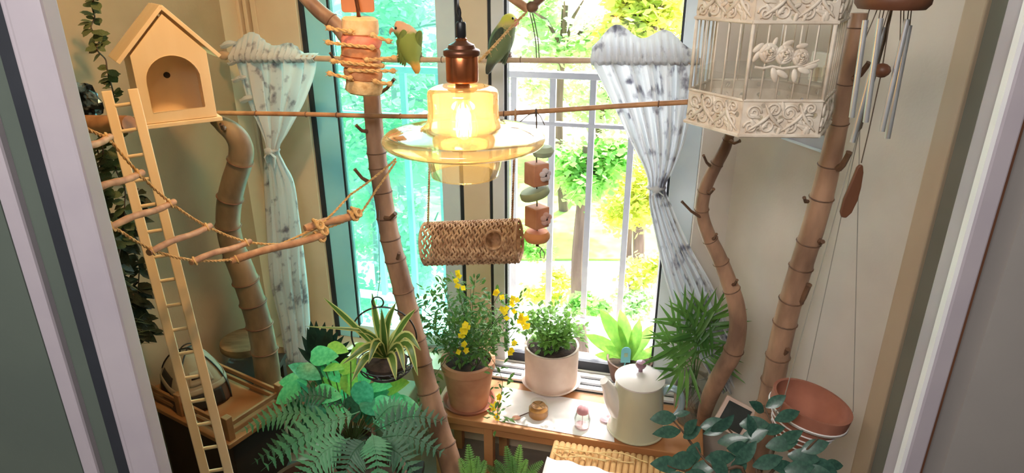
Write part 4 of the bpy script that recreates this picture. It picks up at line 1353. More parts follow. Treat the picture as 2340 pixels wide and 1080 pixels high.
for i in range(n_st):
    for j in range(n_rg):
        s = LEN * (i + 0.5) / n_st
        th = 2 * pi * (j + (0.5 if i % 2 else 0)) / n_rg
        p = tun(s, th, RT)
        if cos(th) > 0.2:
            dh = sqrt((s - hs) ** 2 + ((th - 0.48) * RT) ** 2) if th < pi else sqrt((s - hs) ** 2 + ((th - 2 * pi - 0.48) * RT) ** 2)
            if dh < 21 * tm: continue
        q = tun(s, th + 0.02, RT)
        d = (q - p).normalized()
        M_ = Matrix.Translation(p) @ frame(d + xa * (0.55 if j % 2 else -0.35)).to_4x4()
        k = 2 * pi * RT / n_rg
        sm.ell((0, 0, 0), (LEN / n_st * 0.42, LEN / n_st * 0.5, k * 0.78), M_, 5, 4)
o = sm.build('weave', 'seagrass', t)
o['kind'] = 'stuff'
MB().torus(20 * tm, 3 * tm, Matrix.Translation(tun(hs, 0.48, RT)) @ frame(ya2 * cos(0.48) + za2 * sin(0.48)).to_4x4(), 24, 7).build('entrance_rim', 'seagrass', t)
g = []
for i in range(9):
    g.append([tun(LEN * (0.02 + 0.96 * i / 8), pi * 0.55 + pi * 1.3 * j / 16, RT * 0.93) for j in range(17)])
MB().grid(g).build('inner_lining', 'seagrass', t, solid=0.002)
for s in (0.0, 1.0):
    for rr2 in (1.0,):
        ring = [tun(LEN * s, 2 * pi * j / 28, RT) for j in range(29)]
        MB().tube(ring, 3.2 * tm, 6).build('end_hoop', 'seagrass', t)
for px, pyt, Yt, s in ((984, 268, 1.575, 0.05), (1178, 259, 1.516, 0.95)):
    top = at(px, pyt, Yt)
    bot = tun(LEN * s, pi / 2, RT)
    b = MB()
    rope(b, [bot, top], 0.0028, 22)
    b.torus(0.009, 0.002, Matrix.Translation(top) @ frame((1, 0, 0)).to_4x4(), 12, 5)
    b.build('hanging_rope', 'seagrass', t)

# ------------------------------------------------------------------ hanging block toy
BY = 1.50
p = at(1226, 400, BY)
bm_ = mpp(p)
t = thing('block_toy', 'hanging string of wooden blocks and discs in front of the railing', 'bird toy', at(1226, 590, BY))
MB().tube([at(1226, 258, 1.49), at(1226, 360, BY), at(1228, 560, BY)], 1.6 * bm_, 6).build('string', 'twine_dark', t)
def block(px, py, w_, h_, yw, m, nm='block'):
    c = at(px, py, BY)
    return MB().box((0, 0, 0), (w_ * bm_, w_ * bm_, h_ * bm_), Matrix.Translation(c) @ Matrix.Rotation(radians(yw), 4, 'Z')).build(nm, m, t, False, 0.003)
MB().lathe([(0.0005, -16 * bm_), (20 * bm_, -10 * bm_), (27 * bm_, 2 * bm_), (20 * bm_, 12 * bm_), (0.0005, 15 * bm_)], 18, Matrix.Translation(at(1240, 346, BY))).build('shell_disc', 'toy_mint', t)
block(1226, 396, 42, 52, 32, 'toy_brown')
block(1227, 494, 42, 50, 38, 'toy_brown')
for px, py, m in ((1246, 400, 'toy_flower_white'), (1248, 500, 'toy_flower_pink')):
    c = at(px, py, BY - 0.030)
    b = MB()
    for k in range(5):
        a = 2 * pi * k / 5 + 0.3
        b.ell((0, 0, 0), (7.5 * bm_, 2.5 * bm_, 7.5 * bm_), Matrix.Translation(c + Vector((cos(a) * 9 * bm_ * 0.7, cos(a) * 6 * bm_, sin(a) * 9 * bm_))), 8, 6)
    f = b.build('flower', m, t)
    MB().ell(c + Vector((0.001, -0.004, 0)), (3 * bm_,) * 3, None, 8, 6).build('button', 'ink', f)
MB().lathe([(0.0005, -9 * bm_), (32 * bm_, -9 * bm_), (35 * bm_, -5 * bm_), (35 * bm_, 5 * bm_), (32 * bm_, 9 * bm_), (0.0005, 9 * bm_)], 20, Matrix.Translation(at(1222, 441, BY)) @ Matrix.Rotation(radians(-17), 4, 'Y')).build('tilted_disc', 'toy_mint', t)
MB().lathe([(0.0005, -13 * bm_), (26 * bm_, -12 * bm_), (31 * bm_, -4 * bm_), (31 * bm_, 4 * bm_), (26 * bm_, 12 * bm_), (0.0005, 13 * bm_)], 20, Matrix.Translation(at(1227, 538, BY))).build('disc', 'toy_orange', t)
c = at(1240, 575, BY)
MB().tube([at(1228, 552, BY), at(1230, 562, BY), at(1236, 566, BY), at(1245, 578, BY), at(1243, 590, BY), at(1235, 588, BY), at(1234, 576, BY), at(1238, 566, BY)], 1.4 * bm_, 6).build('clip', 'wire_grey', t)
MB().lathe([(0.0005, -8 * bm_), (4 * bm_, -7 * bm_), (4 * bm_, 7 * bm_), (0.0005, 8 * bm_)], 10, Matrix.Translation(at(1228, 556, BY))).build('clip_barrel', 'bamboo_node', t)

# ------------------------------------------------------------------ stacked chew toy
KY = 1.46
p = at(826, 120, KY)
km = mpp(p)
t = thing('chew_toy', 'hanging chew toy of stacked mineral discs and knotted sisal rope', 'bird toy', at(826, 215, KY))
def disc(px, py, r, h, m, tl, seed, nm='disc'):
    rnd = random.Random(seed)
    n, vs, fs = 14, [], []
    rings = [(0.85, -0.5), (1.0, -0.38), (1.02, 0.0), (1.0, 0.36), (0.84, 0.5)]
    for (f, z) in rings:
        for j in range(n):
            a = 2 * pi * j / n
            q = r * km * f * (1 + rnd.uniform(-0.05, 0.05))
            vs.append((q * cos(a), q * sin(a), z * h * km + rnd.uniform(-0.02, 0.02) * h * km))
    for i in range(len(rings) - 1):
        for j in range(n):
            fs.append((i * n + j, i * n + (j + 1) % n, (i + 1) * n + (j + 1) % n, (i + 1) * n + j))
    fs.append(tuple(reversed(range(n))))
    fs.append(tuple((len(rings) - 1) * n + j for j in range(n)))
    M_ = Matrix.Translation(at(px, py, KY)) @ Matrix.Rotation(radians(tl), 4, 'Y')
    return MB().add(vs, fs, M_).build(nm, m, t)
disc(823, 60, 41, 40, 'mineral_cream', 3, 1)
disc(826, 93, 44, 27, 'mineral_pink', 6, 2)
disc(824, 117, 44, 24, 'mineral_tan', 5, 3)
disc(824, 142, 46, 26, 'mineral_tan', 9, 4)
disc(830, 167, 43, 26, 'mineral_tan', 7, 5)
disc(832, 196, 43, 34, 'loofah', 7, 6, 'loofah_slice')
rnd = random.Random(5)
for (x0, y0, x1, y1) in ((752, 64, 800, 72), (852, 80, 888, 94), (750, 97, 850, 108), (762, 140, 872, 150), (838, 137, 900, 132), (754, 168, 800, 178), (800, 160, 898, 162), (858, 186, 890, 192)):
    a, e = at(x0, y0, KY - 0.042), at(x1, y1, KY - 0.042)
    b = MB()
    rope(b, [a, a.lerp(e, 0.5) + Vector((0, -0.006, 0)), e], 4.2 * km)
    for q, s in ((a, -1), (e, 1)):
        b.ell(q, (7 * km, 6 * km, 6.5 * km), None, 8, 6)
        for k in range(6):
            b.tube([q, q + Vector((s * rnd.uniform(4, 11) * km, rnd.uniform(-4, 4) * km, rnd.uniform(-7, 7) * km))], 0.7 * km, 4)
    b.build('knotted_rope', 'rope', t)
MB().tube([at(820, 42, KY), at(818, 20, KY - 0.012), at(812, -8, KY - 0.01), at(815, -60, KY)], [5 * km, 4.5 * km, 4 * km, 3 * km], 7).build('leather_cord', 'bronze', t)
b = MB()
rope(b, [at(815, -60, KY), Vector((at(815, -60, KY).x, KY, CEIL))], 0.003, 20)
b.build('hanging_rope', 'rope', t)
tg = thing('wooden_tag', 'brown wooden name tag with dark print hanging above the chew toy', 'tag', at(816, 24, KY + 0.012))
tc_ = at(816, -14, KY + 0.012)
rw, rh = 37 * km, 39 * km
rc_ = 7 * km
poly = []
for (sx, sz, a0) in ((1, 1, 0), (-1, 1, 90), (-1, -1, 180), (1, -1, 270)):
    for k in range(5):
        a = radians(a0 + 22.5 * k)
        poly.append((sx * (rw - rc_) + rc_ * cos(a), sz * (rh - rc_) + rc_ * sin(a)))
MT = Matrix.Translation(tc_) @ Matrix(((1, 0, 0, 0), (0, 0, -1, 0), (0, 1, 0, 0), (0, 0, 0, 1)))
MB().prism(poly, 0.005, MT).build('plate', 'wood_tag', tg, False, 0.001, fix=True)
b = MB()
for (x0, x1, y, h) in ((-10, -7, 16, 16), (-6, 0, 17, 14), (2, 8, 17, 14), (10, 14, 17, 14), (18, 21, 17, 14), (23, 27, 17, 14)):
    b.box(((x0 + x1) / 2 * km, y * km, 0.0052), ((x1 - x0) * km, h * km, 0.0006), MT)
b.box((12 * km, 4 * km, 0.0052), (27 * km, 1.6 * km, 0.0006), MT)
b.build('print', 'ink', tg, False)

# ------------------------------------------------------------------ window-side table
def loc(p):
    d = p - O
    return d.dot(UX), d.dot(NX)
TZ = 0.30
fo = loc(atz(1280, 993, TZ))[1]
sl, sr = loc(atz(985, 938, TZ))[0], loc(atz(1608, 1040, TZ))[0]
t = thing('window_table', 'low wooden table along the wall under the window', 'table', Wp((sl + sr) / 2, fo / 2, 0))
wbox(MB(), sl, sr, fo, -0.012, TZ - 0.026, TZ).build('table_top', 'wood_table', t, False, 0.003)
wbox(MB(), sl + 0.03, sr - 0.03, fo + 0.012, fo + 0.028, TZ - 0.06, TZ - 0.026).build('apron', 'wood_table', t, False, 0.002)
sleg = loc(atz(1112, 1000, TZ - 0.05))[0]
for s in (sl + 0.03, sleg, sr - 0.05):
    for o in (fo + 0.02, -0.05):
        wbox(MB(), s - 0.016, s + 0.016, o - 0.016, o + 0.016, 0, TZ - 0.026).build('leg', 'wood_table', t, False, 0.002)

def slab(mb, px, z, th):
    P = [atz(x, y, z) for x, y in px]
    n = len(P)
    vs = [tuple(p) for p in P] + [(p.x, p.y, z + th) for p in P]
    return mb.add(vs, [tuple(range(n))[::-1], tuple(range(n, 2 * n))] + [(i, (i + 1) % n, (i + 1) % n + n, i + n) for i in range(n)])
tag(slab(MB(), [(1148, 884), (1398, 926), (1404, 1010), (1140, 962)], TZ + 0.001, 0.002).build('table_runner', 'paper_white', None, False, fix=True),
    'white paper sheet lying on the window table', 'table runner')

# ------------------------------------------------------------------ potted plants on the table
def pot(t, c, rb, rt, h, m, rim=0.0, n=36, soil=True, nm='pot'):
    prof = [(0.0005, 0), (rb, 0), (rt, h - rim)]
    if rim: prof += [(rt * 1.06, h - rim), (rt * 1.07, h)]
    else: prof += [(rt * 1.01, h)]
    ri = rt * 0.92
    prof += [(ri, h), (ri * 0.98, h * 0.86), (0.0005, h * 0.86)]
    MB().lathe(prof, n, Matrix.Translation(c)).build(nm, m, t)
    if soil:
        MB().lathe([(0.0005, h * 0.87), (ri * 0.97, h * 0.87), (ri * 0.8, h * 0.9), (0.0005, h * 0.91)], 20, Matrix.Translation(c)).build('soil', 'soil', t)
def saucer(t, c, r, m, h=0.016):
    MB().lathe([(0.0005, 0), (r * 0.88, 0), (r, h), (r * 0.95, h), (r * 0.84, 0.005), (0.0005, 0.005)], 36, Matrix.Translation(c)).build('saucer', m, t)

leafA = leaf_mb(0.020, 0.009, 3, 0.5, 0.2, 0.15)
def scatter_leaves(t, stems, n, m, size, seed, spread, nm='foliage', ratio=0.42):
    rnd = random.Random(seed)
    b = MB()
    for i in range(n):
        st = rnd.choice(stems)
        k = rnd.uniform(0.15, 1.0)
        j = min(int(k * (len(st) - 1)), len(st) - 2)
        p = Vector(st[j][:3]).lerp(Vector(st[j + 1][:3]), k * (len(st) - 1) - j)
        d = Vector((rnd.uniform(-1, 1), rnd.uniform(-1, 1), rnd.uniform(-0.4, 0.9))).normalized()
        p = p + d * rnd.uniform(0, spread)
        L = size * rnd.uniform(0.7, 1.3)
        x = d.cross(Vector((rnd.uniform(-0.4, 0.4), rnd.uniform(-0.4, 0.4), 1))).normalized() * L * ratio * 0.5
        z = Vector((0, 0, -L * 0.12))
        b.add([p, p + d * L * 0.35 + x, p + d * L * 0.4 + z * 0.3, p + d * L * 0.35 - x, p + d * L + z, p + d * L * 0.72 + x * 0.7, p + d * L * 0.72 - x * 0.7],
              [(0, 1, 2), (0, 2, 3), (2, 1, 5, 4), (2, 4, 6, 3)])
    f = b.build(nm, m, t, smooth=False)
    f['kind'] = 'stuff'
    return f
def flower_cluster(t, p, r, n, seed):
    rnd = random.Random(seed)
    b = MB()
    for i in range(n):
        q = p + Vector((rnd.gauss(0, r * 0.45), rnd.gauss(0, r * 0.35), rnd.gauss(0, r * 0.6)))
        a0 = rnd.uniform(0, 6.28)
        up = Vector((rnd.uniform(-0.6, 0.6), -1, rnd.uniform(-0.2, 0.8)))
        for k in range(4):
            R = frame(up)
            a = a0 + k * pi / 2
            d = R.col[0] * cos(a) + R.col[1] * sin(a) + R.col[2] * 0.25
            M_ = orient(q, d, up)
            lf = leaf_mb(0.011, 0.011, 2, 0.6, 0.2, 0.1, 0.5, 0.3)
            b.add(lf.v, lf.f, M_)
    b.build('flower', 'petal_yellow', t, smooth=False)

c = atz(1072, 918, TZ)
c = Wp(loc(c)[0], min(loc(c)[1], -0.13), TZ)
m_ = mpp(c)
t = thing('flowering_plant', 'terracotta pot of fine-leaved plant with yellow flowers on the window table', 'potted plant', c)
ht = at(1072, 822, c.y).z - TZ
saucer(t, c, 60 * m_, 'terracotta')
pot(t, c + Vector((0, 0, 0.006)), 44 * m_, 57 * m_, ht, 'terracotta_pale', 0.028)
stems = []
rnd = random.Random(21)
top = c + Vector((0, 0, ht * 0.88))
tips = [(1045, 640), (1140, 672), (915, 690), (980, 660), (1010, 630), (1075, 660), (1105, 690), (1160, 700), (1185, 690), (950, 740), (975, 790), (1210, 735), (1165, 790), (1000, 700), (1060, 700), (1040, 740), (1095, 750), (1130, 730), (960, 700), (1020, 800), (1110, 800), (1085, 640), (1150, 760), (1000, 760)]
for (px, py) in tips:
    e = at(px, py, c.y + rnd.uniform(-0.10, 0.05))
    mid = top.lerp(e, 0.55) + Vector((rnd.uniform(-0.01, 0.01), 0, 0.03))
    stems.append(spline([tuple(top + Vector((rnd.uniform(-0.04, 0.04), rnd.uniform(-0.04, 0.04), 0))), tuple(mid), tuple(e)], 5))
for (pts_) in ([(1120, 812), (1148, 870), (1138, 930), (1136, 965)], [(1020, 820), (985, 870), (968, 900), (984, 945)]):
    stems.append(spline([tuple(at(x, y, c.y - 0.09 - 0.02 * i)) for i, (x, y) in enumerate(pts_)], 5))
b = MB()
for s in stems: b.tube(s, 0.0011, 4)
b.build('stems', 'stem_green', t)
scatter_leaves(t, stems, 1500, 'leaf_small', 0.024, 5, 0.05)
for i, (px, py, r, n) in enumerate([(1045, 642, 16, 5), (1140, 672, 14, 4), (913, 686, 12, 4), (1062, 762, 18, 6), (1056, 790, 15, 5), (1068, 744, 13, 4), (1150, 706, 16, 5), (1172, 694, 14, 5), (1206, 736, 16, 6), (1190, 730, 12, 4), (1165, 796, 14, 5), (984, 925, 13, 5), (1128, 928, 9, 3), (1142, 905, 9, 3), (1134, 955, 8, 3)]):
    p = at(px, py, c.y - 0.10)
    flower_cluster(t, p, r * mpp(p), n, 60 + i)

c = atz(1259, 870, TZ + 0.014)
m_ = mpp(c)
t = thing('herb_pot', 'round beige pot on a saucer with a small green bush on the sill', 'potted plant', c)
ht = at(1259, 790, c.y).z - c.z
saucer(t, c, 68 * m_, 'pot_beige', 0.014)
pot(t, c + Vector((0, 0, 0.006)), 59 * m_, 61 * m_, ht, 'pot_beige')
stems = []
top = c + Vector((0, 0, ht * 0.9))
for i in range(26):
    px, py = rnd.uniform(1200, 1335), rnd.uniform(690, 780)
    e = at(px, py, c.y + rnd.uniform(-0.07, 0.05))
    stems.append(spline([tuple(top + Vector((rnd.uniform(-0.05, 0.05), rnd.uniform(-0.04, 0.04), 0))), tuple(top.lerp(e, 0.6) + Vector((0, 0, 0.015))), tuple(e)], 4))
b = MB()
for s in stems: b.tube(s, 0.001, 4)
b.build('stems', 'stem_green', t)
scatter_leaves(t, stems, 900, 'leaf_small_light', 0.022, 8, 0.03, ratio=0.6)

# leafy plant with a blue tag behind the teapot
c = atz(1436, 862, TZ + 0.014)
m_ = mpp(c)
t = thing('broadleaf_plant', 'small pot of broad bright leaves with blue plant tag behind the teapot', 'potted plant', c)
hb = at(1436, 818, c.y).z - c.z
pot(t, c, 40 * m_, 52 * m_, hb, 'pot_brown')
bl = leaf_mb(1.0, 0.34, 7, 0.6, 0.18, 0.22, 0.7, 0.12).mesh('leaf', 'leaf_lime')
top = c + Vector((0, 0, hb * 0.85))
for (px, py) in [(1352, 762), (1385, 712), (1410, 745), (1425, 716), (1462, 738), (1490, 745), (1515, 790), (1360, 805), (1500, 815), (1445, 770), (1395, 790)]:
    e = at(px, py, c.y + rnd.uniform(-0.06, 0.04))
    inst('leaf', bl, orient(top, e - top, Vector((0, -0.7, 0.8)), (0.8 * (e - top).length, (e - top).length, (e - top).length)), t)
p = at(1430, 812, c.y - 0.07)
m2 = mpp(p)
tg = MB()
poly = [(-11, -18), (11, -18), (11, 12)] + [(11 * cos(pi * k / 8), 12 + 11 * sin(pi * k / 8)) for k in range(1, 8)] + [(-11, 12)]
XZm = Matrix(((1, 0, 0, 0), (0, 0, -1, 0), (0, 1, 0, 0), (0, 0, 0, 1)))
o = MB().prism([(x * m2, y * m2) for x, y in poly], 0.002, Matrix.Translation(p) @ XZm).build('plant_tag', 'label_blue', t, False, fix=True)
MB().box((0, -0.0028, 0.004), (8 * m2, 0.001, 10 * m2), Matrix.Translation(p)).build('tag_picture', 'toy_mint', o, False)
MB().tube([p + Vector((0, 0, -18 * m2)), p + Vector((0, 0.02, -40 * m2))], 1.6 * m2, 5).build('tag_stick', 'label_blue', t)

# ------------------------------------------------------------------ teapot
c = atz(1452, 980, TZ)
m_ = mpp(c)
hb = at(1452, 866, c.y).z - TZ
t = thing('teapot', 'tall cream enamel pot with white lid, mauve knob and blue handle', 'teapot', c)
MC = Matrix.Translation(c)
MB().lathe([(0.0005, 0.004), (60 * m_, 0.004), (63 * m_, 0.008), (62 * m_, 0.016), (59 * m_, 0.022), (57 * m_, hb * 0.55), (53 * m_, hb * 0.9), (52 * m_, hb), (47 * m_, hb), (47 * m_, hb * 0.95), (0.0005, hb * 0.95)], 40, MC).build('body', 'enamel', t)
MB().torus(62 * m_, 3 * m_, MC @ Matrix.Translation((0, 0, 0.010)), 40, 8).build('foot_ring', 'enamel', t)
ld = MB().lathe([(54 * m_, hb), (55 * m_, hb + 0.006), (48 * m_, hb + 0.014), (30 * m_, hb + 0.026), (10 * m_, hb + 0.031), (0.0005, hb + 0.031)], 36, MC).build('lid', 'enamel_lid', t)
MB().lathe([(5 * m_, hb + 0.028), (5 * m_, hb + 0.040), (9 * m_, hb + 0.045), (12 * m_, hb + 0.054), (10 * m_, hb + 0.064), (4 * m_, hb + 0.068), (0.0005, hb + 0.0685)], 20, MC).build('knob', 'knob_mauve', ld)
s0 = c + Vector((-50 * m_, -0.01, hb * 0.45))
sp = spline([tuple(s0 + Vector((10 * m_, 0, 0))) + (26 * m_,), tuple(c + Vector((-58 * m_, -0.015, hb * 0.68))) + (21 * m_,), tuple(c + Vector((-70 * m_, -0.02, hb * 0.9))) + (14 * m_,), tuple(c + Vector((-82 * m_, -0.025, hb * 1.06))) + (10 * m_,)], 5)
MB().tube([q[:3] for q in sp], [q[3] for q in sp], 14).build('spout', 'enamel_lid', t)
hd = spline([tuple(c + Vector((50 * m_, -0.01, hb * 0.74))), tuple(c + Vector((66 * m_, -0.02, hb * 0.90))), tuple(c + Vector((88 * m_, -0.03, hb * 0.82))), tuple(c + Vector((92 * m_, -0.03, hb * 0.55))), tuple(c + Vector((78 * m_, -0.02, hb * 0.30))), tuple(c + Vector((54 * m_, -0.01, hb * 0.22)))], 5)
MB().tube(hd, [8 * m_, 8 * m_, 9 * m_, 10 * m_] + [10 * m_] * (len(hd) - 8) + [9 * m_, 8 * m_, 7 * m_, 6 * m_], 10, flat=0.7).build('handle', 'handle_blue', t)

# ------------------------------------------------------------------ palm in a glass vase
c = atz(1575, 962, TZ)
m_ = mpp(c)
t = thing('palm_vase', 'parlour palm standing in a clear glass vase on the table end', 'potted plant', c)
pv = spline([(26 * m_, 0.002), (28 * m_, 0.01), (22 * m_, 0.045), (30 * m_, 0.085), (40 * m_, 0.125), (37 * m_, 0.155), (27 * m_, 0.180), (28 * m_, 0.192)], 4)
MB().lathe(list(pv) + [(r - 0.0025, z + (0.003 if i == len(pv) - 1 else 0)) for i, (r, z) in reversed(list(enumerate(pv)))], 32, Matrix.Translation(c), True).build('vase', 'clear_glass', t)
MB().lathe([(0.0005, 0.002), (27 * m_, 0.002), (27 * m_, 0.008), (0.0005, 0.009)], 24, Matrix.Translation(c)).build('vase_base', 'clear_glass', t)
b = MB()
for k in range(22):
    a = rnd.uniform(0, 6.28)
    b.tube(spline([tuple(c + Vector((0, 0, 0.16))), tuple(c + Vector((cos(a) * 0.03, sin(a) * 0.03, 0.11))), tuple(c + Vector((cos(a + 1) * 0.03, sin(a + 1) * 0.03, rnd.uniform(0.02, 0.07))))], 4), 0.0009, 4)
rt_ = b.build('roots', 'stem_brown', t)
rt_['kind'] = 'stuff'
def palm_frond(t, base, hub, tip, n, L, m, nm='frond'):
    """a feather leaf: rachis hub->tip with paired narrow leaflets"""
    b = MB()
    base, hub, tip = Vector(base), Vector(hub), Vector(tip)
    tip = hub.lerp(tip, 0.76)
    S = spline([tuple(base), tuple(hub), tuple(hub.lerp(tip, 0.5) + Vector((0, 0, 0.006))), tuple(tip)], 6)
    b.tube(S, [0.0022 * (1 - 0.8 * i / (len(S) - 1)) for i in range(len(S))], 5)
    half = S[7:]
    for i in range(n):
        k = i / (n - 1) * (len(half) - 1)
        j = min(int(k), len(half) - 2)
        p = Vector(half[j]).lerp(Vector(half[j + 1]), k - j)
        d = (Vector(half[j + 1]) - Vector(half[j])).normalized()
        side = d.cross(Vector((0, -0.8, 0.6))).normalized()
        ll = L * (0.65 + 0.45 * sin(pi * (i + 1) / (n + 1)))
        for s in (-1, 1):
            fa = radians(82 - 58 * i / (n - 1) + 9 * sin(i * 2.3 + s))
            dd = (d * cos(fa) + side * s * sin(fa) + Vector((0, -0.25 * sin(i * 1.7 + s), -0.06))).normalized()
            lf = leaf_mb(ll, ll * 0.095, 5, 0.35, 0.3, 0.20, 1.0, 0.2)
            b.add(lf.v, lf.f, orient(p, dd, Vector((0, -0.8, 0.6))))
    lf = leaf_mb(L * 0.9, L * 0.09, 4, 0.35, 0.3, 0.1)
    b.add(lf.v, lf.f, orient(tip, tip - Vector(half[-2]), Vector((0, -0.8, 0.6))))
    return b.build(nm, m, t)
pb = c + Vector((0, 0, 0.10))
for (hx, hy, tx, ty, dy) in [(1588, 800, 1560, 690, -0.03), (1590, 800, 1610, 690, 0.0), (1592, 795, 1650, 690, -0.04), (1580, 830, 1520, 770, -0.05), (1582, 840, 1545, 850, -0.09), (1600, 830, 1650, 800, -0.06), (1596, 810, 1590, 735, -0.1), (1585, 820, 1535, 720, -0.02)]:
    palm_frond(t, pb, at(hx, hy, c.y + dy * 0.5 - 0.04), at(tx - 6, ty, c.y + dy - 0.08), 6, 0.116, 'leaf_palm')

# ------------------------------------------------------------------ small things on the table
def small(px, py):
    p = atz(px, py, TZ + 0.0035)
    return p, mpp(p)
p, m_ = small(1330, 972)
t = thing('pink_hourglass', 'small clear glass ornament with pink base and pink top on the paper', 'ornament', p)
MB().lathe([(0.0005, 0), (16 * m_, 0), (17 * m_, 0.003), (0.0005, 0.005)], 20, Matrix.Translation(p)).build('base', 'pink_glass_solid', t)
MB().tube([p, p + Vector((0, 0, 0.06))], 0.0012, 6).build('rod', 'pink_glass_solid', t)
MB().lathe([(14 * m_, 0.055), (13 * m_, 0.068), (6 * m_, 0.082), (0.0005, 0.084)], 20, Matrix.Translation(p)).build('top', 'pink_glass_solid', t)
MB().lathe([(17 * m_, 0.003), (18.5 * m_, 0.03), (14 * m_, 0.056)], 20, Matrix.Translation(p)).build('glass_tube', 'clear_glass', t, solid=0.001)
p, m_ = small(1230, 948)
t = thing('amber_jar', 'small amber jar with paler cap on the white paper', 'jar', p)
MB().lathe([(0.0005, 0), (20 * m_, 0), (22 * m_, 0.004), (22 * m_, 0.030), (16 * m_, 0.038), (16 * m_, 0.042), (0.0005, 0.042)], 24, Matrix.Translation(p)).build('body', 'jar_amber', t)
MB().lathe([(0.0005, 0.042), (18 * m_, 0.042), (18 * m_, 0.054), (0.0005, 0.055)], 24, Matrix.Translation(p)).build('cap', 'clear_plastic', t)
p, m_ = small(1386, 958)
MB().lathe([(0.0005, 0), (11 * m_, 0), (16 * m_, 0.006), (14 * m_, 0.006), (10 * m_, 0.002), (0.0005, 0.002)], 20, Matrix.Translation(p)).build('pink_dish', 'pink_glass_solid')
tag(bpy.data.objects['pink_dish'], 'tiny pink dish beside the foot of the enamel pot', 'dish')
p, m_ = small(1180, 955)
t = thing('wooden_spoon', 'small wooden spoon lying on the paper near the flower pot', 'spoon', p)
q = small(1212, 942)[0]
MB().tube([p + Vector((0, 0, 0.003)), q + Vector((0, 0, 0.003))], [0.0022, 0.0016], 7).build('handle', 'wood_dark', t)
MB().ell(p + Vector((0, 0, 0.003)), (10 * m_, 8 * m_, 0.003)).build('bowl', 'toy_brown', t)

# chalkboard sign
pc = at(1678, 952, 1.58)
m_ = mpp(pc)
MQ = Matrix.Translation(pc) @ Matrix.Rotation(radians(-8), 4, 'Z') @ Matrix.Rotation(radians(-18), 4, 'X') @ Matrix.Rotation(radians(24), 4, 'Y')
t = thing('chalkboard_sign', 'small tilted chalkboard with pale wooden frame beside the camellia', 'sign', pc - Vector((0, 0, 0.06)))
MB().box((0, 0, 0), (56 * m_, 0.006, 60 * m_), MQ).build('board', 'chalkboard', t, False, 0.001)
for (x, z, w_, h_) in ((0, 34, 76, 8), (0, -34, 76, 8), (-33, 0, 9, 62), (33, 0, 9, 62)):
    MB().box((x * m_, -0.001, z * m_), (w_ * m_, 0.009, h_ * m_), MQ).build('frame_strip', 'pot_beige', t, False, 0.001)
b = MB().tube([pc, pc + Vector((0.01, 0.03, -0.06)), Vector((pc.x + 0.02, pc.y + 0.06, TZ + 0.002))], 0.003, 6)
b.build('stake', 'wood_pale', t)

# ------------------------------------------------------------------ corrugated box in front of the table
BZ = 0.36
A_, B_ = atz(1266, 1004, BZ), atz(1568, 1054, BZ)
ex = (B_ - A_).normalized()
ey = Vector((ex.y, -ex.x, 0))          # towards the camera
wl = (B_ - A_).length
t = thing('corrugated_box', 'corrugated cardboard box with ridged lid and torn white paper', 'box', A_.lerp(B_, 0.5) + ey * 0.14 - Vector((0, 0, BZ)))
MK = Matrix.Translation(A_ - Vector((0, 0, BZ))) @ Matrix((ex, ey * -1, Vector((0, 0, 1)))).transposed().to_4x4()
MB().box((wl / 2, -0.14, (BZ - 0.008) / 2), (wl, 0.28, BZ - 0.008), MK).build('body', 'cardboard', t, False, 0.003)
nr = 22
rid = MB().tube([(0, 0, 0), (0, -0.278, 0)], wl / nr * 0.5, 8).mesh('ridge', 'cardboard')
for i in range(nr):
    inst('ridge', rid, MK @ Matrix.Translation((wl * (i + 0.5) / nr, -0.001, BZ - 0.008)), t)
g = []
for i in range(10):
    row = []
    for j in range(25):
        u = j / 24
        y0 = 0.085 + 0.010 * sin(u * 21) * sin(u * 9 + 1) + 0.035 * u
        row.append(MK @ Vector((-0.004 + u * wl * 0.94, -(y0 + (0.275 - y0) * i / 9), BZ + 0.004 + 0.003 * sin(u * 14 + i))))
    g.append(row)
MB().grid(g).build('torn_paper', 'paper_white', t, solid=0.002)
for k in range(4):
    pts_ = []
    for j in range(12):
        u = j / 11
        pts_.append(tuple(MK @ Vector((0.01 + u * wl * (0.7 - 0.1 * k), -(0.030 + 0.012 * k + 0.008 * sin(u * 7 + k * 2)), BZ + 0.006 + 0.004 * sin(u * 11 + k)))))
    MB().tube(spline(pts_, 3), 0.0016, 5).build('raffia_strand', 'raffia', t)

# ------------------------------------------------------------------ fenced wooden tray on a dark cabinet
ZT = 0.50
TA = atz(525, 1008, ZT)
e1 = Vector((-0.86, 0.51, 0)).normalized()
e2 = Vector((0.51, 0.86, 0)).normalized()
MTR = Matrix.Translation(TA) @ Matrix((e1, e2, Vector((0, 0, 1)))).transposed().to_4x4()      # local (along left edge, along right edge, up)
LW, LD = 0.42, 0.195
def tbox(mb, x0, x1, y0, y1, z0, z1):
    return mb.box(((x0 + x1) / 2, (y0 + y1) / 2, (z0 + z1) / 2), (x1 - x0, y1 - y0, z1 - z0), MTR)
cb = thing('dark_cabinet', 'dark brown low cabinet under the fenced tray', 'cabinet', MTR @ Vector((LW / 2, LD / 2, -ZT)))
tbox(MB(), 0.012, LW - 0.06, 0.012, LD - 0.005, -ZT, -0.030).build('carcass', 'cabinet_dark', cb, False, 0.003, fix=True)
tbox(MB(), 0.002, LW - 0.05, 0.004, LD, -0.030, -0.016).build('top', 'cabinet_dark', cb, False, 0.003, fix=True)
t = thing('fenced_tray', 'wooden tray with little slatted fence holding the toy tent', 'tray', MTR @ Vector((LW / 2, LD / 2, -0.015)))
tbox(MB(), -0.012, LW + 0.004, -0.012, LD + 0.006, -0.015, 0.0).build('base_board', 'wood_tray', t, False, 0.002, fix=True)
ph_ = 0.062
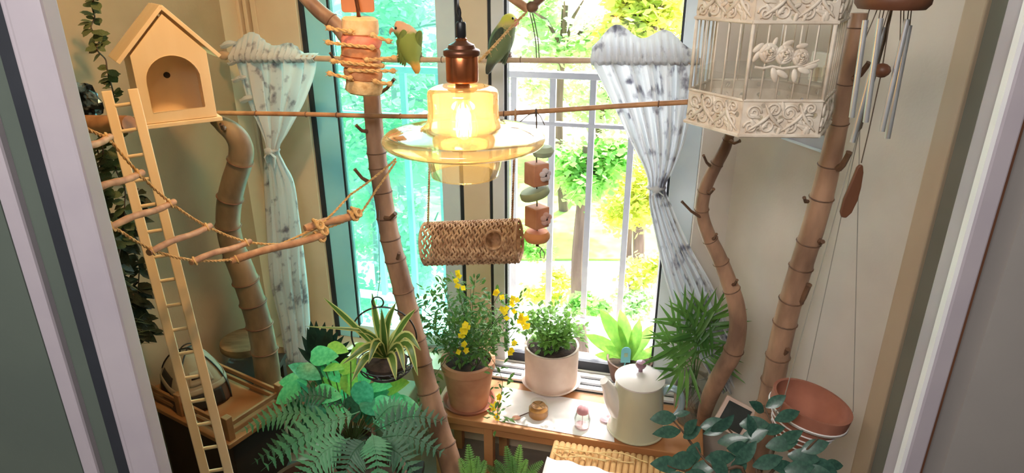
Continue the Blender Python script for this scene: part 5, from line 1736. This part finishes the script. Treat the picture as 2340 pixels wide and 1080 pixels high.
for (x, y) in ((0.008, 0.008), (LW * 0.52, 0.008), (LW - 0.006, 0.008), (0.008, LD - 0.006), (LW - 0.006, LD - 0.006)):
    tbox(MB(), x - 0.012, x + 0.012, y - 0.010, y + 0.010, 0.0, ph_ + 0.012).build('post', 'wood_tray', t, False, 0.002, fix=True)
for z in (0.018, 0.044):
    for (x0, x1, y0, y1) in ((0.022, LW * 0.52 - 0.014, 0.004, 0.012), (LW * 0.52 + 0.014, LW - 0.02, 0.004, 0.012), (0.004, 0.012, 0.020, LD - 0.018), (0.022, LW - 0.02, LD - 0.010, LD - 0.002)):
        tbox(MB(), x0, x1, y0, y1, z - 0.007, z + 0.007).build('slat', 'wood_tray', t, False, 0.0015, fix=True)

# toy tent on the tray
tc0 = MTR @ Vector((0.285, 0.100, 0.0))
MTT = Matrix.Translation(tc0) @ Matrix.Rotation(radians(42), 4, 'Z')
t = thing('toy_tent', 'cream and brown dome tent with dark window and door on the tray', 'toy tent', tc0)
hwx, hwy, hh = 0.085, 0.118, 0.150
def tp(u, v, k=1.0):
    """v 0..1 height parameter, u angle"""
    s = (1 - v ** 2.1) ** 0.62
    ca, sa = cos(u), sin(u)
    q = (abs(ca) ** 3.2 + abs(sa) ** 3.2) ** (-1 / 3.2)
    return Vector((hwx * q * ca * s * k, hwy * q * sa * s * k, 0.001 + hh * v * k))
def tband(v0, v1, k=1.0, u0=0.0, u1=2 * pi, n=40, m=8):
    return MB().grid([[MTT @ tp(u0 + (u1 - u0) * j / n, v0 + (v1 - v0) * i / m, k) for j in range(n + 1)] for i in range(m + 1)])
tband(0.0, 0.40).build('lower_wall', 'tent_brown', t, solid=0.002)
tband(0.40, 0.999).build('upper_wall', 'tent_cream', t, solid=0.002)
tband(0.36, 0.46, 1.03, n=40, m=3).build('eave_flap', 'tent_cream', t, solid=0.0015)
# front is -Y, left face is -X
tband(0.28, 0.62, 1.02, radians(180 - 24), radians(180 + 24), 10, 6).build('side_window', 'tent_dark', t, solid=0.001)
tband(0.04, 0.36, 1.03, radians(270 - 42), radians(270 + 30), 12, 6).build('door', 'tent_dark', t, solid=0.001)
tband(0.52, 0.74, 1.03, radians(270 - 28), radians(270 + 24), 10, 5).build('label', 'tent_cream', t, solid=0.0006)
tband(0.62, 0.67, 1.045, radians(270 - 22), radians(270 + 18), 10, 2).build('label_print', 'ink', t, solid=0.0004)
for u in (45, 135):
    pts_ = [MTT @ tp(radians(u), v / 12 * 0.999, 1.03) for v in range(13)] + [MTT @ tp(radians(u + 180), v / 12 * 0.999, 1.03) for v in range(12, -1, -1)]
    MB().tube(pts_, 0.0024, 6).build('tent_pole', 'wire_dark', t)
MB().torus(0.022, 0.0024, MTT @ Matrix.Translation((0, 0, hh * 1.0)) @ frame((0, 1, 0.2)).to_4x4(), 20, 6).build('carry_loop', 'wire_dark', t)

# cork-lidded jar on a stand in the corner
jp = at(572, 838, 1.95)
st = thing('corner_stand', 'dark plinth in the corner under the cork-lidded jar', 'stand', (jp.x, jp.y, 0))
MB().box((jp.x, jp.y, jp.z - 0.012), (0.19, 0.19, 0.02)).build('top', 'cabinet_dark', st, False, 0.002)
for sx in (-1, 1):
    for sy in (-1, 1):
        MB().box((jp.x + sx * 0.075, jp.y + sy * 0.075, (jp.z - 0.022) / 2), (0.03, 0.03, jp.z - 0.022)).build('leg', 'cabinet_dark', st, False, 0.002)
jm = mpp(jp)
t = thing('cork_jar', 'clear glass jar with a broad cork lid behind the curved branch', 'jar', jp)
jh = at(572, 790, 1.95).z - jp.z
MB().lathe([(48 * jm, 0.0), (54 * jm, 0.01), (55 * jm, jh * 0.8), (52 * jm, jh), (50 * jm, jh), (52.5 * jm, jh * 0.8), (51 * jm, 0.012), (0.001, 0.006)], 32, MP0 if False else Matrix.Translation(jp)).build('glass', 'clear_plastic', t)
MB().lathe([(0.0005, jh), (52 * jm, jh), (55 * jm, jh + 0.006), (54 * jm, jh + 0.026), (50 * jm, jh + 0.030), (0.0005, jh + 0.031)], 32, Matrix.Translation(jp)).build('cork_lid', 'cork', t)

# ------------------------------------------------------------------ hanging vines by the left wall
vleaf = leaf_mb(1.0, 0.8, 4, 0.5, 0.1, 0.15, 0.6, 0.25).mesh('leaf', 'leaf_vine')
def vine(label, px0, py0, px1, py1, Y, n, L, seed, wob=14, group=None, m=None):
    rnd = random.Random(seed)
    a = at(px0, py0, Y)
    S = []
    for i in range(7):
        k = i / 6
        S.append(tuple(at(px0 + (px1 - px0) * k + rnd.uniform(-wob, wob), py0 + (py1 - py0) * k, Y + rnd.uniform(-0.03, 0.03))))
    S = spline(S, 6)
    t = thing('hanging_vine', label, 'vine', Vector(S[-1]), group)
    MB().tube(S, 0.0018, 5).build('stem', 'stem_brown', t)
    for i in range(n):
        k = rnd.uniform(0.03, 1.0) * (len(S) - 1)
        j = min(int(k), len(S) - 2)
        p = Vector(S[j]).lerp(Vector(S[j + 1]), k - j)
        s = 1 if i % 2 else -1
        d = Vector((s * rnd.uniform(0.5, 1), rnd.uniform(-0.9, 0.3), rnd.uniform(-0.6, 0.5)))
        l = L * rnd.uniform(0.7, 1.2)
        inst('leaf', m or vleaf, orient(p, d, Vector((rnd.uniform(-0.4, 0.4), -0.6, 1)), (l, l, l)), t)
    return t
VG = 'hanging vines by the ladder'
hook = lambda x, y, Y: at(x, y, Y)
vine('thin trailing vine with tufts at the top left corner of the wall', 205, -30, 222, 110, 1.62, 34, 0.026, 1, 10, VG)
vine('thin curling vine dangling between the wall corner and the birdhouse', 222, 90, 262, 225, 1.60, 26, 0.024, 2, 8, VG)
vine('dense coin-leaf vine behind the top of the rope bridge', 232, 290, 236, 470, 1.48, 46, 0.030, 3, 10, VG)
vine('dense coin-leaf vine between the ladder rails', 268, 300, 285, 560, 1.50, 52, 0.030, 4, 10, VG)
vine('coin-leaf vine brushing the white door stile', 215, 320, 262, 620, 1.47, 50, 0.028, 5, 10, VG)
dl = leaf_mb(1.0, 0.5, 4, 0.4, 0.2, 0.3).mesh('leaf', 'leaf_vine_dark')
vine('dark leafy vine behind the ladder below the rope bridge', 300, 430, 335, 760, 1.56, 90, 0.045, 6, 26, VG, dl)
vine('dark leafy vine beside the door stile below the rope bridge', 255, 480, 305, 720, 1.52, 90, 0.045, 7, 24, VG, dl)
vine('dark leafy vine lowest of the vines beside the door stile', 262, 590, 330, 770, 1.50, 80, 0.042, 9, 24, VG, dl)
# trailing moss tuft
mp_ = at(285, 690, 1.44)
t = thing('moss_tuft', 'wispy pale air-plant tuft beside the white door stile', 'air plant', mp_)
mw = leaf_mb(1.0, 0.05, 6, 0.2, 0.2, 0.5).mesh('strand', 'leaf_vine')
rnd = random.Random(31)
for i in range(46):
    px, py = rnd.uniform(262, 300), rnd.uniform(590, 800)
    p = at(px + (py - 690) * 0.22, py, 1.46)
    l = rnd.uniform(0.025, 0.055)
    inst('strand', mw, orient(p, Vector((rnd.uniform(-0.4, 1), rnd.uniform(-0.6, 0.2), rnd.uniform(-0.2, 0.7))), Vector((0, -0.5, 1)), (l, l, l)), t)
MB().tube(spline([tuple(at(275, 560, 1.49)), tuple(at(270, 600, 1.47)), tuple(at(282, 690, 1.46)), tuple(at(312, 815, 1.47))], 6), 0.003, 6).build('stem', 'stem_brown', t)
# bag of crinkled foil behind the wall perch
fp = at(196, 236, 1.55)
fm = mpp(fp)
rnd = random.Random(8)
fb = MB().ell(fp, (34 * fm, 20 * fm, 46 * fm), None, 16, 12)
fb.v = [(x + rnd.uniform(-5, 5) * fm, y + rnd.uniform(-5, 5) * fm, z + rnd.uniform(-5, 5) * fm) for x, y, z in fb.v]
tag(fb.build('foil_pouch', 'stone_foil', None, False), 'crinkled silver foil pouch above the wall perch', 'pouch')

# ------------------------------------------------------------------ plant bench and the plants on it (lower left)
pbx = thing('plant_bench', 'low dark bench under the ferns', 'bench', (-0.48, 1.44, 0))
MB().box((-0.48, 1.44, 0.288), (0.42, 0.36, 0.024)).build('top', 'cabinet_dark', pbx, False, 0.003)
for sx in (-1, 1):
    for sy in (-1, 1):
        MB().box((-0.48 + sx * 0.19, 1.44 + sy * 0.16, 0.138), (0.03, 0.03, 0.276)).build('leg', 'cabinet_dark', pbx, False, 0.002)

# pothos
pc = Vector((-0.47, 1.56, 0.30))
t = thing('pothos', 'bushy pothos with big heart-shaped leaves tinted by teal light beside the curved branch', 'potted plant', pc)
pot(t, pc, 0.05, 0.07, 0.12, 'pot_brown', 0.02)
lp = leaf_mb(1.0, 0.72, 8, 0.32, 0.16, 0.22, 0.75, 0.45).mesh('leaf', 'leaf_pothos')
ll_ = leaf_mb(1.0, 0.70, 8, 0.32, 0.16, 0.22, 0.75, 0.45).mesh('leaf', 'leaf_lime')
lm2 = leaf_mb(1.0, 0.72, 8, 0.32, 0.16, 0.22, 0.75, 0.45).mesh('leaf', 'leaf_teal_lit')
lv_ = leaf_mb(1.0, 0.62, 8, 0.34, 0.2, 0.25, 0.8, 0.4).mesh('leaf', 'leaf_fern_dark')
rnd = random.Random(12)
top = pc + Vector((0, 0, 0.11))
LS = [(738, 812, 20, 'g'), (706, 850, -10, 'g'), (765, 850, -30, 'g'), (690, 900, -60, 'g'), (745, 900, 15, 'g'), (800, 880, -70, 'l'), (830, 905, -80, 'g'), (780, 920, -40, 'g'),
      (720, 935, -20, 'g'), (770, 795, 10, 'l'), (800, 835, 30, 'l'), (762, 838, 30, 'l'), (835, 860, 60, 'g'), (860, 900, 20, 'g'), (670, 870, 160, 'g'), (655, 900, 200, 'g'),
      (690, 845, 120, 'g'), (815, 800, 60, 'l'), (850, 930, -20, 'g'), (880, 925, 10, 'g'), (900, 950, -20, 'g'), (805, 940, -90, 'v'), (745, 960, -70, 'v'), (700, 960, -120, 'v'),
      (660, 940, 200, 'v'), (870, 880, 30, 'g'), (728, 868, -90, 'v'), (786, 870, -100, 'g'), (840, 890, 70, 'g'), (920, 940, 0, 'g'), (760, 880, -60, 'l'), (715, 905, -100, 'g'), (675, 915, -140, 'v'), (820, 925, -60, 'g'), (890, 905, 30, 'g'), (925, 925, 10, 'g'), (905, 880, 50, 'l'), (870, 955, -30, 'g'), (845, 945, -120, 'v'), (930, 955, -10, 'v'), (765, 925, 160, 'g'), (735, 835, 100, 'v')]
for (px, py, an, k) in LS:
    Yp = 1.58 + rnd.uniform(-0.10, 0.06)
    p = at(px, py, Yp)
    mm = mpp(p)
    a = radians(an)
    L = rnd.uniform(50, 74) * mm
    d = Vector((cos(a), -0.25, sin(a) * 0.9 - 0.1))
    p0_ = p - d.normalized() * L * 0.5
    inst('leaf', {'g': (lp, lm2, lp, lm2, lp)[LS.index((px, py, an, k)) % 5], 'l': ll_, 'v': lv_}[k], orient(p0_, d, Vector((rnd.uniform(-0.7, 0.7), -0.6 + rnd.uniform(-0.4, 0.5), 0.8)), (L, L, L)), t)
    MB().tube([top, top.lerp(p0_, 0.6) + Vector((0, 0, 0.01)), p0_], 0.0016, 5).build('leaf_stalk', 'stem_green', t)

# dark fan-leaved plant behind the pothos
pc = Vector((-0.62, 1.90, 0.0))
dp_ = at(735, 840, 1.78)
t = thing('dark_fan_plant', 'dark fan-leaved plant between the curtain and the wire basket', 'potted plant', (dp_.x, dp_.y, 0))
pot(t, Vector((dp_.x, dp_.y, 0)), 0.06, 0.08, 0.16, 'pot_brown', 0.02)
MB().tube([(dp_.x, dp_.y, 0.13), tuple(dp_)], 0.005, 7).build('stalk', 'stem_brown', t)
dk = leaf_mb(1.0, 0.16, 5, 0.5, 0.25, 0.2).mesh('leaflet', 'leaf_dark')
for (px, py) in [(705, 752), (716, 748), (730, 755), (745, 760), (758, 768), (772, 775), (785, 785), (795, 800), (690, 775), (700, 765), (775, 830), (785, 815), (760, 830), (672, 842), (685, 800)]:
    e = at(px, py, 1.74 + rnd.uniform(-0.03, 0.03))
    L = (e - dp_).length
    inst('leaflet', dk, orient(dp_, e - dp_, Vector((0, -0.8, 0.6)), (L * 1.5, L, L)), t)

# spider plant in a hanging wire basket
hc = at(878, 772, 1.43)
hm = mpp(hc)
t = thing('spider_plant_basket', 'striped spider plant in a round black wire basket beside the tall branch', 'potted plant', hc - Vector((0, 0, 0.09)))
hoop = [hc + Vector((cos(a) * 74 * hm, 0, 4 * hm + sin(a) * 76 * hm)) for a in [radians(-20 + 220 * i / 40) for i in range(41)]]
MB().tube(hoop, 0.0022, 6).build('hoop', 'wire_dark', t)
MB().torus(13 * hm, 0.0020, Matrix.Translation(hc + Vector((-8 * hm, 0, 92 * hm))) @ frame((0, 1, 0)).to_4x4(), 20, 6).build('loop', 'wire_dark', t)
bc_ = at(882, 822, 1.43)
for k, (r, z) in enumerate(((66, 0), (60, -16), (46, -30), (28, -40))):
    MB().torus(r * hm, 0.0018, Matrix.Translation(bc_ + Vector((0, 0, z * hm))), 30, 5).build('basket_ring', 'wire_dark', t)
for k in range(14):
    a = 2 * pi * k / 14
    MB().tube(spline([tuple(bc_ + Vector((cos(a) * 66 * hm, sin(a) * 66 * hm, 0))), tuple(bc_ + Vector((cos(a + 0.3) * 56 * hm, sin(a + 0.3) * 56 * hm, -20 * hm))), tuple(bc_ + Vector((cos(a + 0.7) * 24 * hm, sin(a + 0.7) * 24 * hm, -41 * hm)))], 4), 0.0013, 5).build('basket_wire', 'wire_dark', t)
MB().lathe([(0.0005, -36 * hm), (30 * hm, -34 * hm), (46 * hm, -18 * hm), (50 * hm, -2 * hm), (30 * hm, 6 * hm), (0.0005, 9 * hm)], 20, Matrix.Translation(bc_)).build('root_ball', 'soil', t)
def strap(t, base, mid, tip, w):
    S = spline([tuple(base), tuple(mid), tuple(tip)], 6)
    rows, edge = [], []
    n = len(S) - 1
    for i, q in enumerate(S):
        k = i / n
        d = Vector(S[min(i + 1, n)]) - Vector(S[max(i - 1, 0)])
        side = d.cross(Vector((0, -0.7, 0.7))).normalized()
        wd = w * (0.35 + 0.65 * sin(min(1, k * 2.4) * pi / 2)) * (1 - max(0, (k - 0.55) / 0.45) ** 1.6) + 0.0004
        up = side.cross(d).normalized()
        q = Vector(q)
        rows.append([q - side * wd + up * wd * 0.35, q - side * wd * 0.6 + up * wd * 0.1, q, q + side * wd * 0.6 + up * wd * 0.1, q + side * wd + up * wd * 0.35])
    o = MB().grid([r[1:4] for r in rows]).build('leaf', 'leaf_spider', t)
    b = MB().grid([[r[0], r[1]] for r in rows]).grid([[r[3], r[4]] for r in rows])
    b.build('leaf_margin', 'leaf_cream', o)
sb_ = bc_ + Vector((0, 0, 8 * hm))
for (mx, my, tx, ty, dy, w) in [(800, 735, 740, 680, -0.02, 7), (845, 790, 782, 832, -0.09, 9), (840, 815, 803, 872, -0.10, 9), (862, 740, 850, 668, 0.0, 8), (886, 740, 905, 690, -0.02, 8), (918, 745, 950, 705, -0.03, 8),
                                (925, 765, 962, 800, -0.08, 9), (930, 785, 955, 858, -0.10, 9), (895, 815, 905, 868, -0.12, 10), (862, 780, 842, 830, -0.11, 9), (878, 770, 872, 705, -0.05, 9), (910, 790, 925, 850, -0.11, 8),
                                (850, 770, 815, 745, -0.04, 8), (842, 760, 700, 745, -0.05, 4), (900, 770, 930, 735, 0.02, 8)]:
    strap(t, sb_, at(mx, my, 1.43 + dy * 0.6), at(tx, ty, 1.43 + dy), w * hm)
MB().tube([hc + Vector((-8 * hm, 0, 105 * hm)), at(868, 640, 1.48), at(866, 560, 1.55), at(866, 480, 1.64)], 0.0008, 4).build('hanging_wire', 'wire_dark', t)

# pale storage box beside the table, teal window light put into its colour
gp = at(902, 893, 1.73)
t = thing('storage_box', 'pale storage box coloured by teal light standing behind the wire basket', 'box', (gp.x, gp.y, 0))
MGB = Matrix.Translation((gp.x, gp.y, 0)) @ Matrix.Rotation(radians(-14), 4, 'Z')
MB().box((0, 0, (gp.z - 0.03) / 2), (0.11, 0.10, gp.z - 0.03), MGB).build('body', 'box_teal_lit', t, False, 0.004)
MB().box((0, 0, gp.z - 0.01), (0.12, 0.11, 0.04), MGB).build('lid', 'box_teal_lit', t, False, 0.004)
MB().lathe([(0.0005, 0), (0.006, 0), (0.006, 0.003), (0.0005, 0.004)], 12, MGB @ Matrix.Translation((0.035, -0.055, gp.z - 0.01)) @ frame((0, -1, 0)).to_4x4()).build('rivet', 'wire_dark', t)

# ferns
def fern_frond(t, base, tip, n, w, m, sag=0.03, nm='frond', lobes=True):
    base, tip = Vector(base), Vector(tip)
    mid = base.lerp(tip, 0.5) + Vector((0, 0, sag))
    S = spline([tuple(base), tuple(mid), tuple(tip)], 10)
    b = MB()
    b.tube(S, [0.0018 * (1 - 0.75 * i / (len(S) - 1)) for i in range(len(S))], 5)
    for i in range(n):
        k = (0.10 + 0.90 * i / n) * (len(S) - 1)
        j = min(int(k), len(S) - 2)
        p = Vector(S[j]).lerp(Vector(S[j + 1]), k - j)
        d = (Vector(S[j + 1]) - Vector(S[j])).normalized()
        up = Vector((0, -0.75, 0.66))
        side = d.cross(up).normalized()
        f = i / n
        L = w * (sin(min(1.0, (f + 0.12) * 2.2) * pi / 2)) * (1 - f ** 2.2) + 0.004
        for s in (-1, 1):
            dd = (side * s + d * 0.42).normalized()
            wd = min(L * 0.42, (base - tip).length / n * 0.86) if lobes else (base - tip).length / n * 0.5
            if lobes:
                lf = MB()
                rows = []
                m_n = 7
                for q in range(m_n + 1):
                    tq = q / m_n
                    ww = wd * 0.5 * (1 - tq ** 1.8) * (1.0 if q % 2 == 0 else 0.62) + 0.0004
                    rows.append([(-ww, L * tq, 0.12 * ww - 0.10 * L * tq * tq), (0, L * tq, -0.10 * L * tq * tq), (ww, L * tq, 0.12 * ww - 0.10 * L * tq * tq)])
                lf.grid(rows)
            else:
                lf = leaf_mb(L, wd, 3, 0.3, 0.2, 0.1, 1.0, 0.5)
            b.add(lf.v, lf.f, orient(p, dd, up))
    return b.build(nm, m, t, smooth=False)
fb_ = Vector((-0.55, 1.36, 0.30))
t = thing('boston_fern', 'large lush green fern spreading below the pothos', 'fern', fb_)
pot(t, fb_, 0.06, 0.085, 0.15, 'pot_brown', 0.02)
ft = fb_ + Vector((0, 0, 0.13))
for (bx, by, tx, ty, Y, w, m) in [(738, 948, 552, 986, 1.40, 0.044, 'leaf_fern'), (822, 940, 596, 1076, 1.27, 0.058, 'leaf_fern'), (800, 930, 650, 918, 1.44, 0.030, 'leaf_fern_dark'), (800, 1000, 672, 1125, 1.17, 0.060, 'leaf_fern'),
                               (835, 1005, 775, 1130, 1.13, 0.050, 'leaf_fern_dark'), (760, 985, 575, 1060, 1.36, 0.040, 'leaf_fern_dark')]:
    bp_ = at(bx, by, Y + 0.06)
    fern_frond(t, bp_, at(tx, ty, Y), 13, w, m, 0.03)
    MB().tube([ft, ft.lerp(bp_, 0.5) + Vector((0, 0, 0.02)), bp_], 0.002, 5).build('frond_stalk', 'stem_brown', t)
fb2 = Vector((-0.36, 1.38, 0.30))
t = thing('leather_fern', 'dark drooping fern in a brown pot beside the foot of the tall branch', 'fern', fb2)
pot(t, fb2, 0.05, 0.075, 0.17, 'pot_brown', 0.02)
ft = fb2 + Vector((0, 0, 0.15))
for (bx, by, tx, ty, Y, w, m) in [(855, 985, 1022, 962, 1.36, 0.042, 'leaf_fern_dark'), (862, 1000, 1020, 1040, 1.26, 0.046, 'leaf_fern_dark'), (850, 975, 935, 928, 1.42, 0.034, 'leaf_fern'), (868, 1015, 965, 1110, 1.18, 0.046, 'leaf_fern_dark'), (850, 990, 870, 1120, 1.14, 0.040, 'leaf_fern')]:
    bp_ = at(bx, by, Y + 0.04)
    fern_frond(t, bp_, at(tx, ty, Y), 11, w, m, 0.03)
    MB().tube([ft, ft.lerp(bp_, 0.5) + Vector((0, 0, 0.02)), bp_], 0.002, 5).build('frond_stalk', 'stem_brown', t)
pt_ = at(693 + 0, 985, 1.3)
# small upright sword ferns at the bottom
def sword(label, cx, cyp, Y, tips, seed):
    bpt = at(cx, cyp, Y)
    t = thing('sword_fern', label, 'fern', (bpt.x, bpt.y, 0), 'small upright ferns before the table')
    pot(t, Vector((bpt.x, bpt.y, 0)), 0.05, 0.07, max(0.1, bpt.z - 0.01), 'pot_brown', 0.02)
    for (tx, ty) in tips:
        fern_frond(t, bpt, at(tx, ty, Y - 0.02), 18, 0.019, 'leaf_small_light' if (tx % 2) else 'leaf_palm', 0.01, lobes=False)
sword('small upright bright green fern in front of the table leg', 1175, 1125, 1.50, [(1156, 1016), (1189, 1013), (1205, 1048), (1242, 1052), (1130, 1050), (1170, 1040), (1225, 1075), (1110, 1062)], 1)
sword('small darker upright fern next to the foot of the tall branch', 1082, 1135, 1.36, [(1070, 1012), (1050, 1045), (1092, 1040), (1110, 1050), (1055, 1068), (1075, 1050)], 2)

# ------------------------------------------------------------------ camellia at the lower right
kb = Vector((0.40, 1.00, 0.0))
t = thing('camellia', 'glossy dark-leaved camellia in front of the hanging pot and chalkboard', 'potted plant', kb)
pot(t, kb, 0.07, 0.10, 0.22, 'terracotta', 0.03)
cl = leaf_mb(1.0, 0.46, 7, 0.45, 0.22, 0.16, 0.8, 0.15).mesh('leaf', 'leaf_camellia')
root = kb + Vector((0, 0, 0.20))
BR = [[(1660, 1110, 1.03), (1600, 1040, 1.05), (1560, 985, 1.07), (1524, 945, 1.09)],
      [(1690, 1110, 1.01), (1690, 1050, 1.01), (1680, 1000, 1.03), (1650, 965, 1.05)],
      [(1720, 1120, 1.01), (1760, 1050, 1.01), (1770, 990, 1.03), (1745, 925, 1.07)],
      [(1740, 1120, 0.99), (1810, 1060, 0.99), (1850, 1020, 0.99), (1870, 1000, 0.99)],
      [(1650, 1120, 0.99), (1590, 1085, 0.99), (1540, 1068, 0.99), (1500, 1055, 1.01)],
      [(1700, 1120, 0.97), (1640, 1075, 0.97), (1610, 1050, 0.99), (1590, 1020, 1.01)],
      [(1720, 1130, 0.97), (1730, 1080, 0.97), (1720, 1040, 0.99), (1715, 1010, 0.99)]]
rnd = random.Random(44)
for br in BR:
    P_ = [tuple(root)] + [tuple(at(*q)) for q in br]
    S = spline(P_, 6)
    MB().tube(S, [0.0045 * (1 - 0.7 * i / (len(S) - 1)) for i in range(len(S))], 6).build('branch', 'stem_brown', t)
CLV = [(1545, 952, 175, 58, 1.08), (1555, 984, 168, 66, 1.06), (1565, 990, 80, 56, 1.04), (1600, 975, 20, 62, 1.06), (1562, 1000, 55, 48, 1.05), (1596, 1010, 250, 60, 1.03), (1540, 948, 20, 36, 1.08),
       (1625, 985, 60, 70, 1.03), (1660, 975, 200, 52, 1.03), (1690, 970, 15, 62, 1.03), (1640, 1010, 30, 66, 1.01), (1590, 1045, 172, 70, 1.01), (1555, 1062, 165, 68, 1.00), (1610, 1050, 10, 70, 0.99),
       (1640, 1060, 200, 60, 0.98), (1690, 1010, 40, 66, 1.01), (1720, 1000, 100, 58, 1.01), (1735, 985, 10, 60, 1.02), (1745, 940, 130, 56, 1.06), (1750, 930, 40, 50, 1.06), (1770, 960, 20, 62, 1.04),
       (1715, 1030, 150, 66, 0.99), (1750, 1020, 20, 70, 0.99), (1780, 1010, 60, 62, 1.00), (1800, 1040, 10, 66, 0.99), (1830, 1030, 30, 62, 0.99), (1850, 1050, -20, 66, 0.99), (1680, 1060, 60, 70, 0.97),
       (1720, 1065, 20, 70, 0.97), (1760, 1065, -10, 70, 0.97), (1790, 1075, 20, 66, 0.97), (1570, 1085, 190, 60, 0.98), (1620, 1090, 160, 66, 0.97), (1660, 1090, 120, 66, 0.96), (1880, 1060, -10, 56, 0.99), (1700, 1040, 250, 60, 0.98), (1830, 1075, 10, 66, 0.97)]
for (px, py, an, L, Y) in CLV:
    p = at(px, py, Y)
    mm = mpp(p)
    a = radians(an)
    d = Vector((cos(a), rnd.uniform(-0.45, 0.15), sin(a) * 0.9))
    l = L * mm * 1.05
    inst('leaf', cl, orient(p, d, Vector((rnd.uniform(-0.5, 0.5), -0.7, 0.75)), (l * rnd.uniform(0.9, 1.25), l, l)), t)
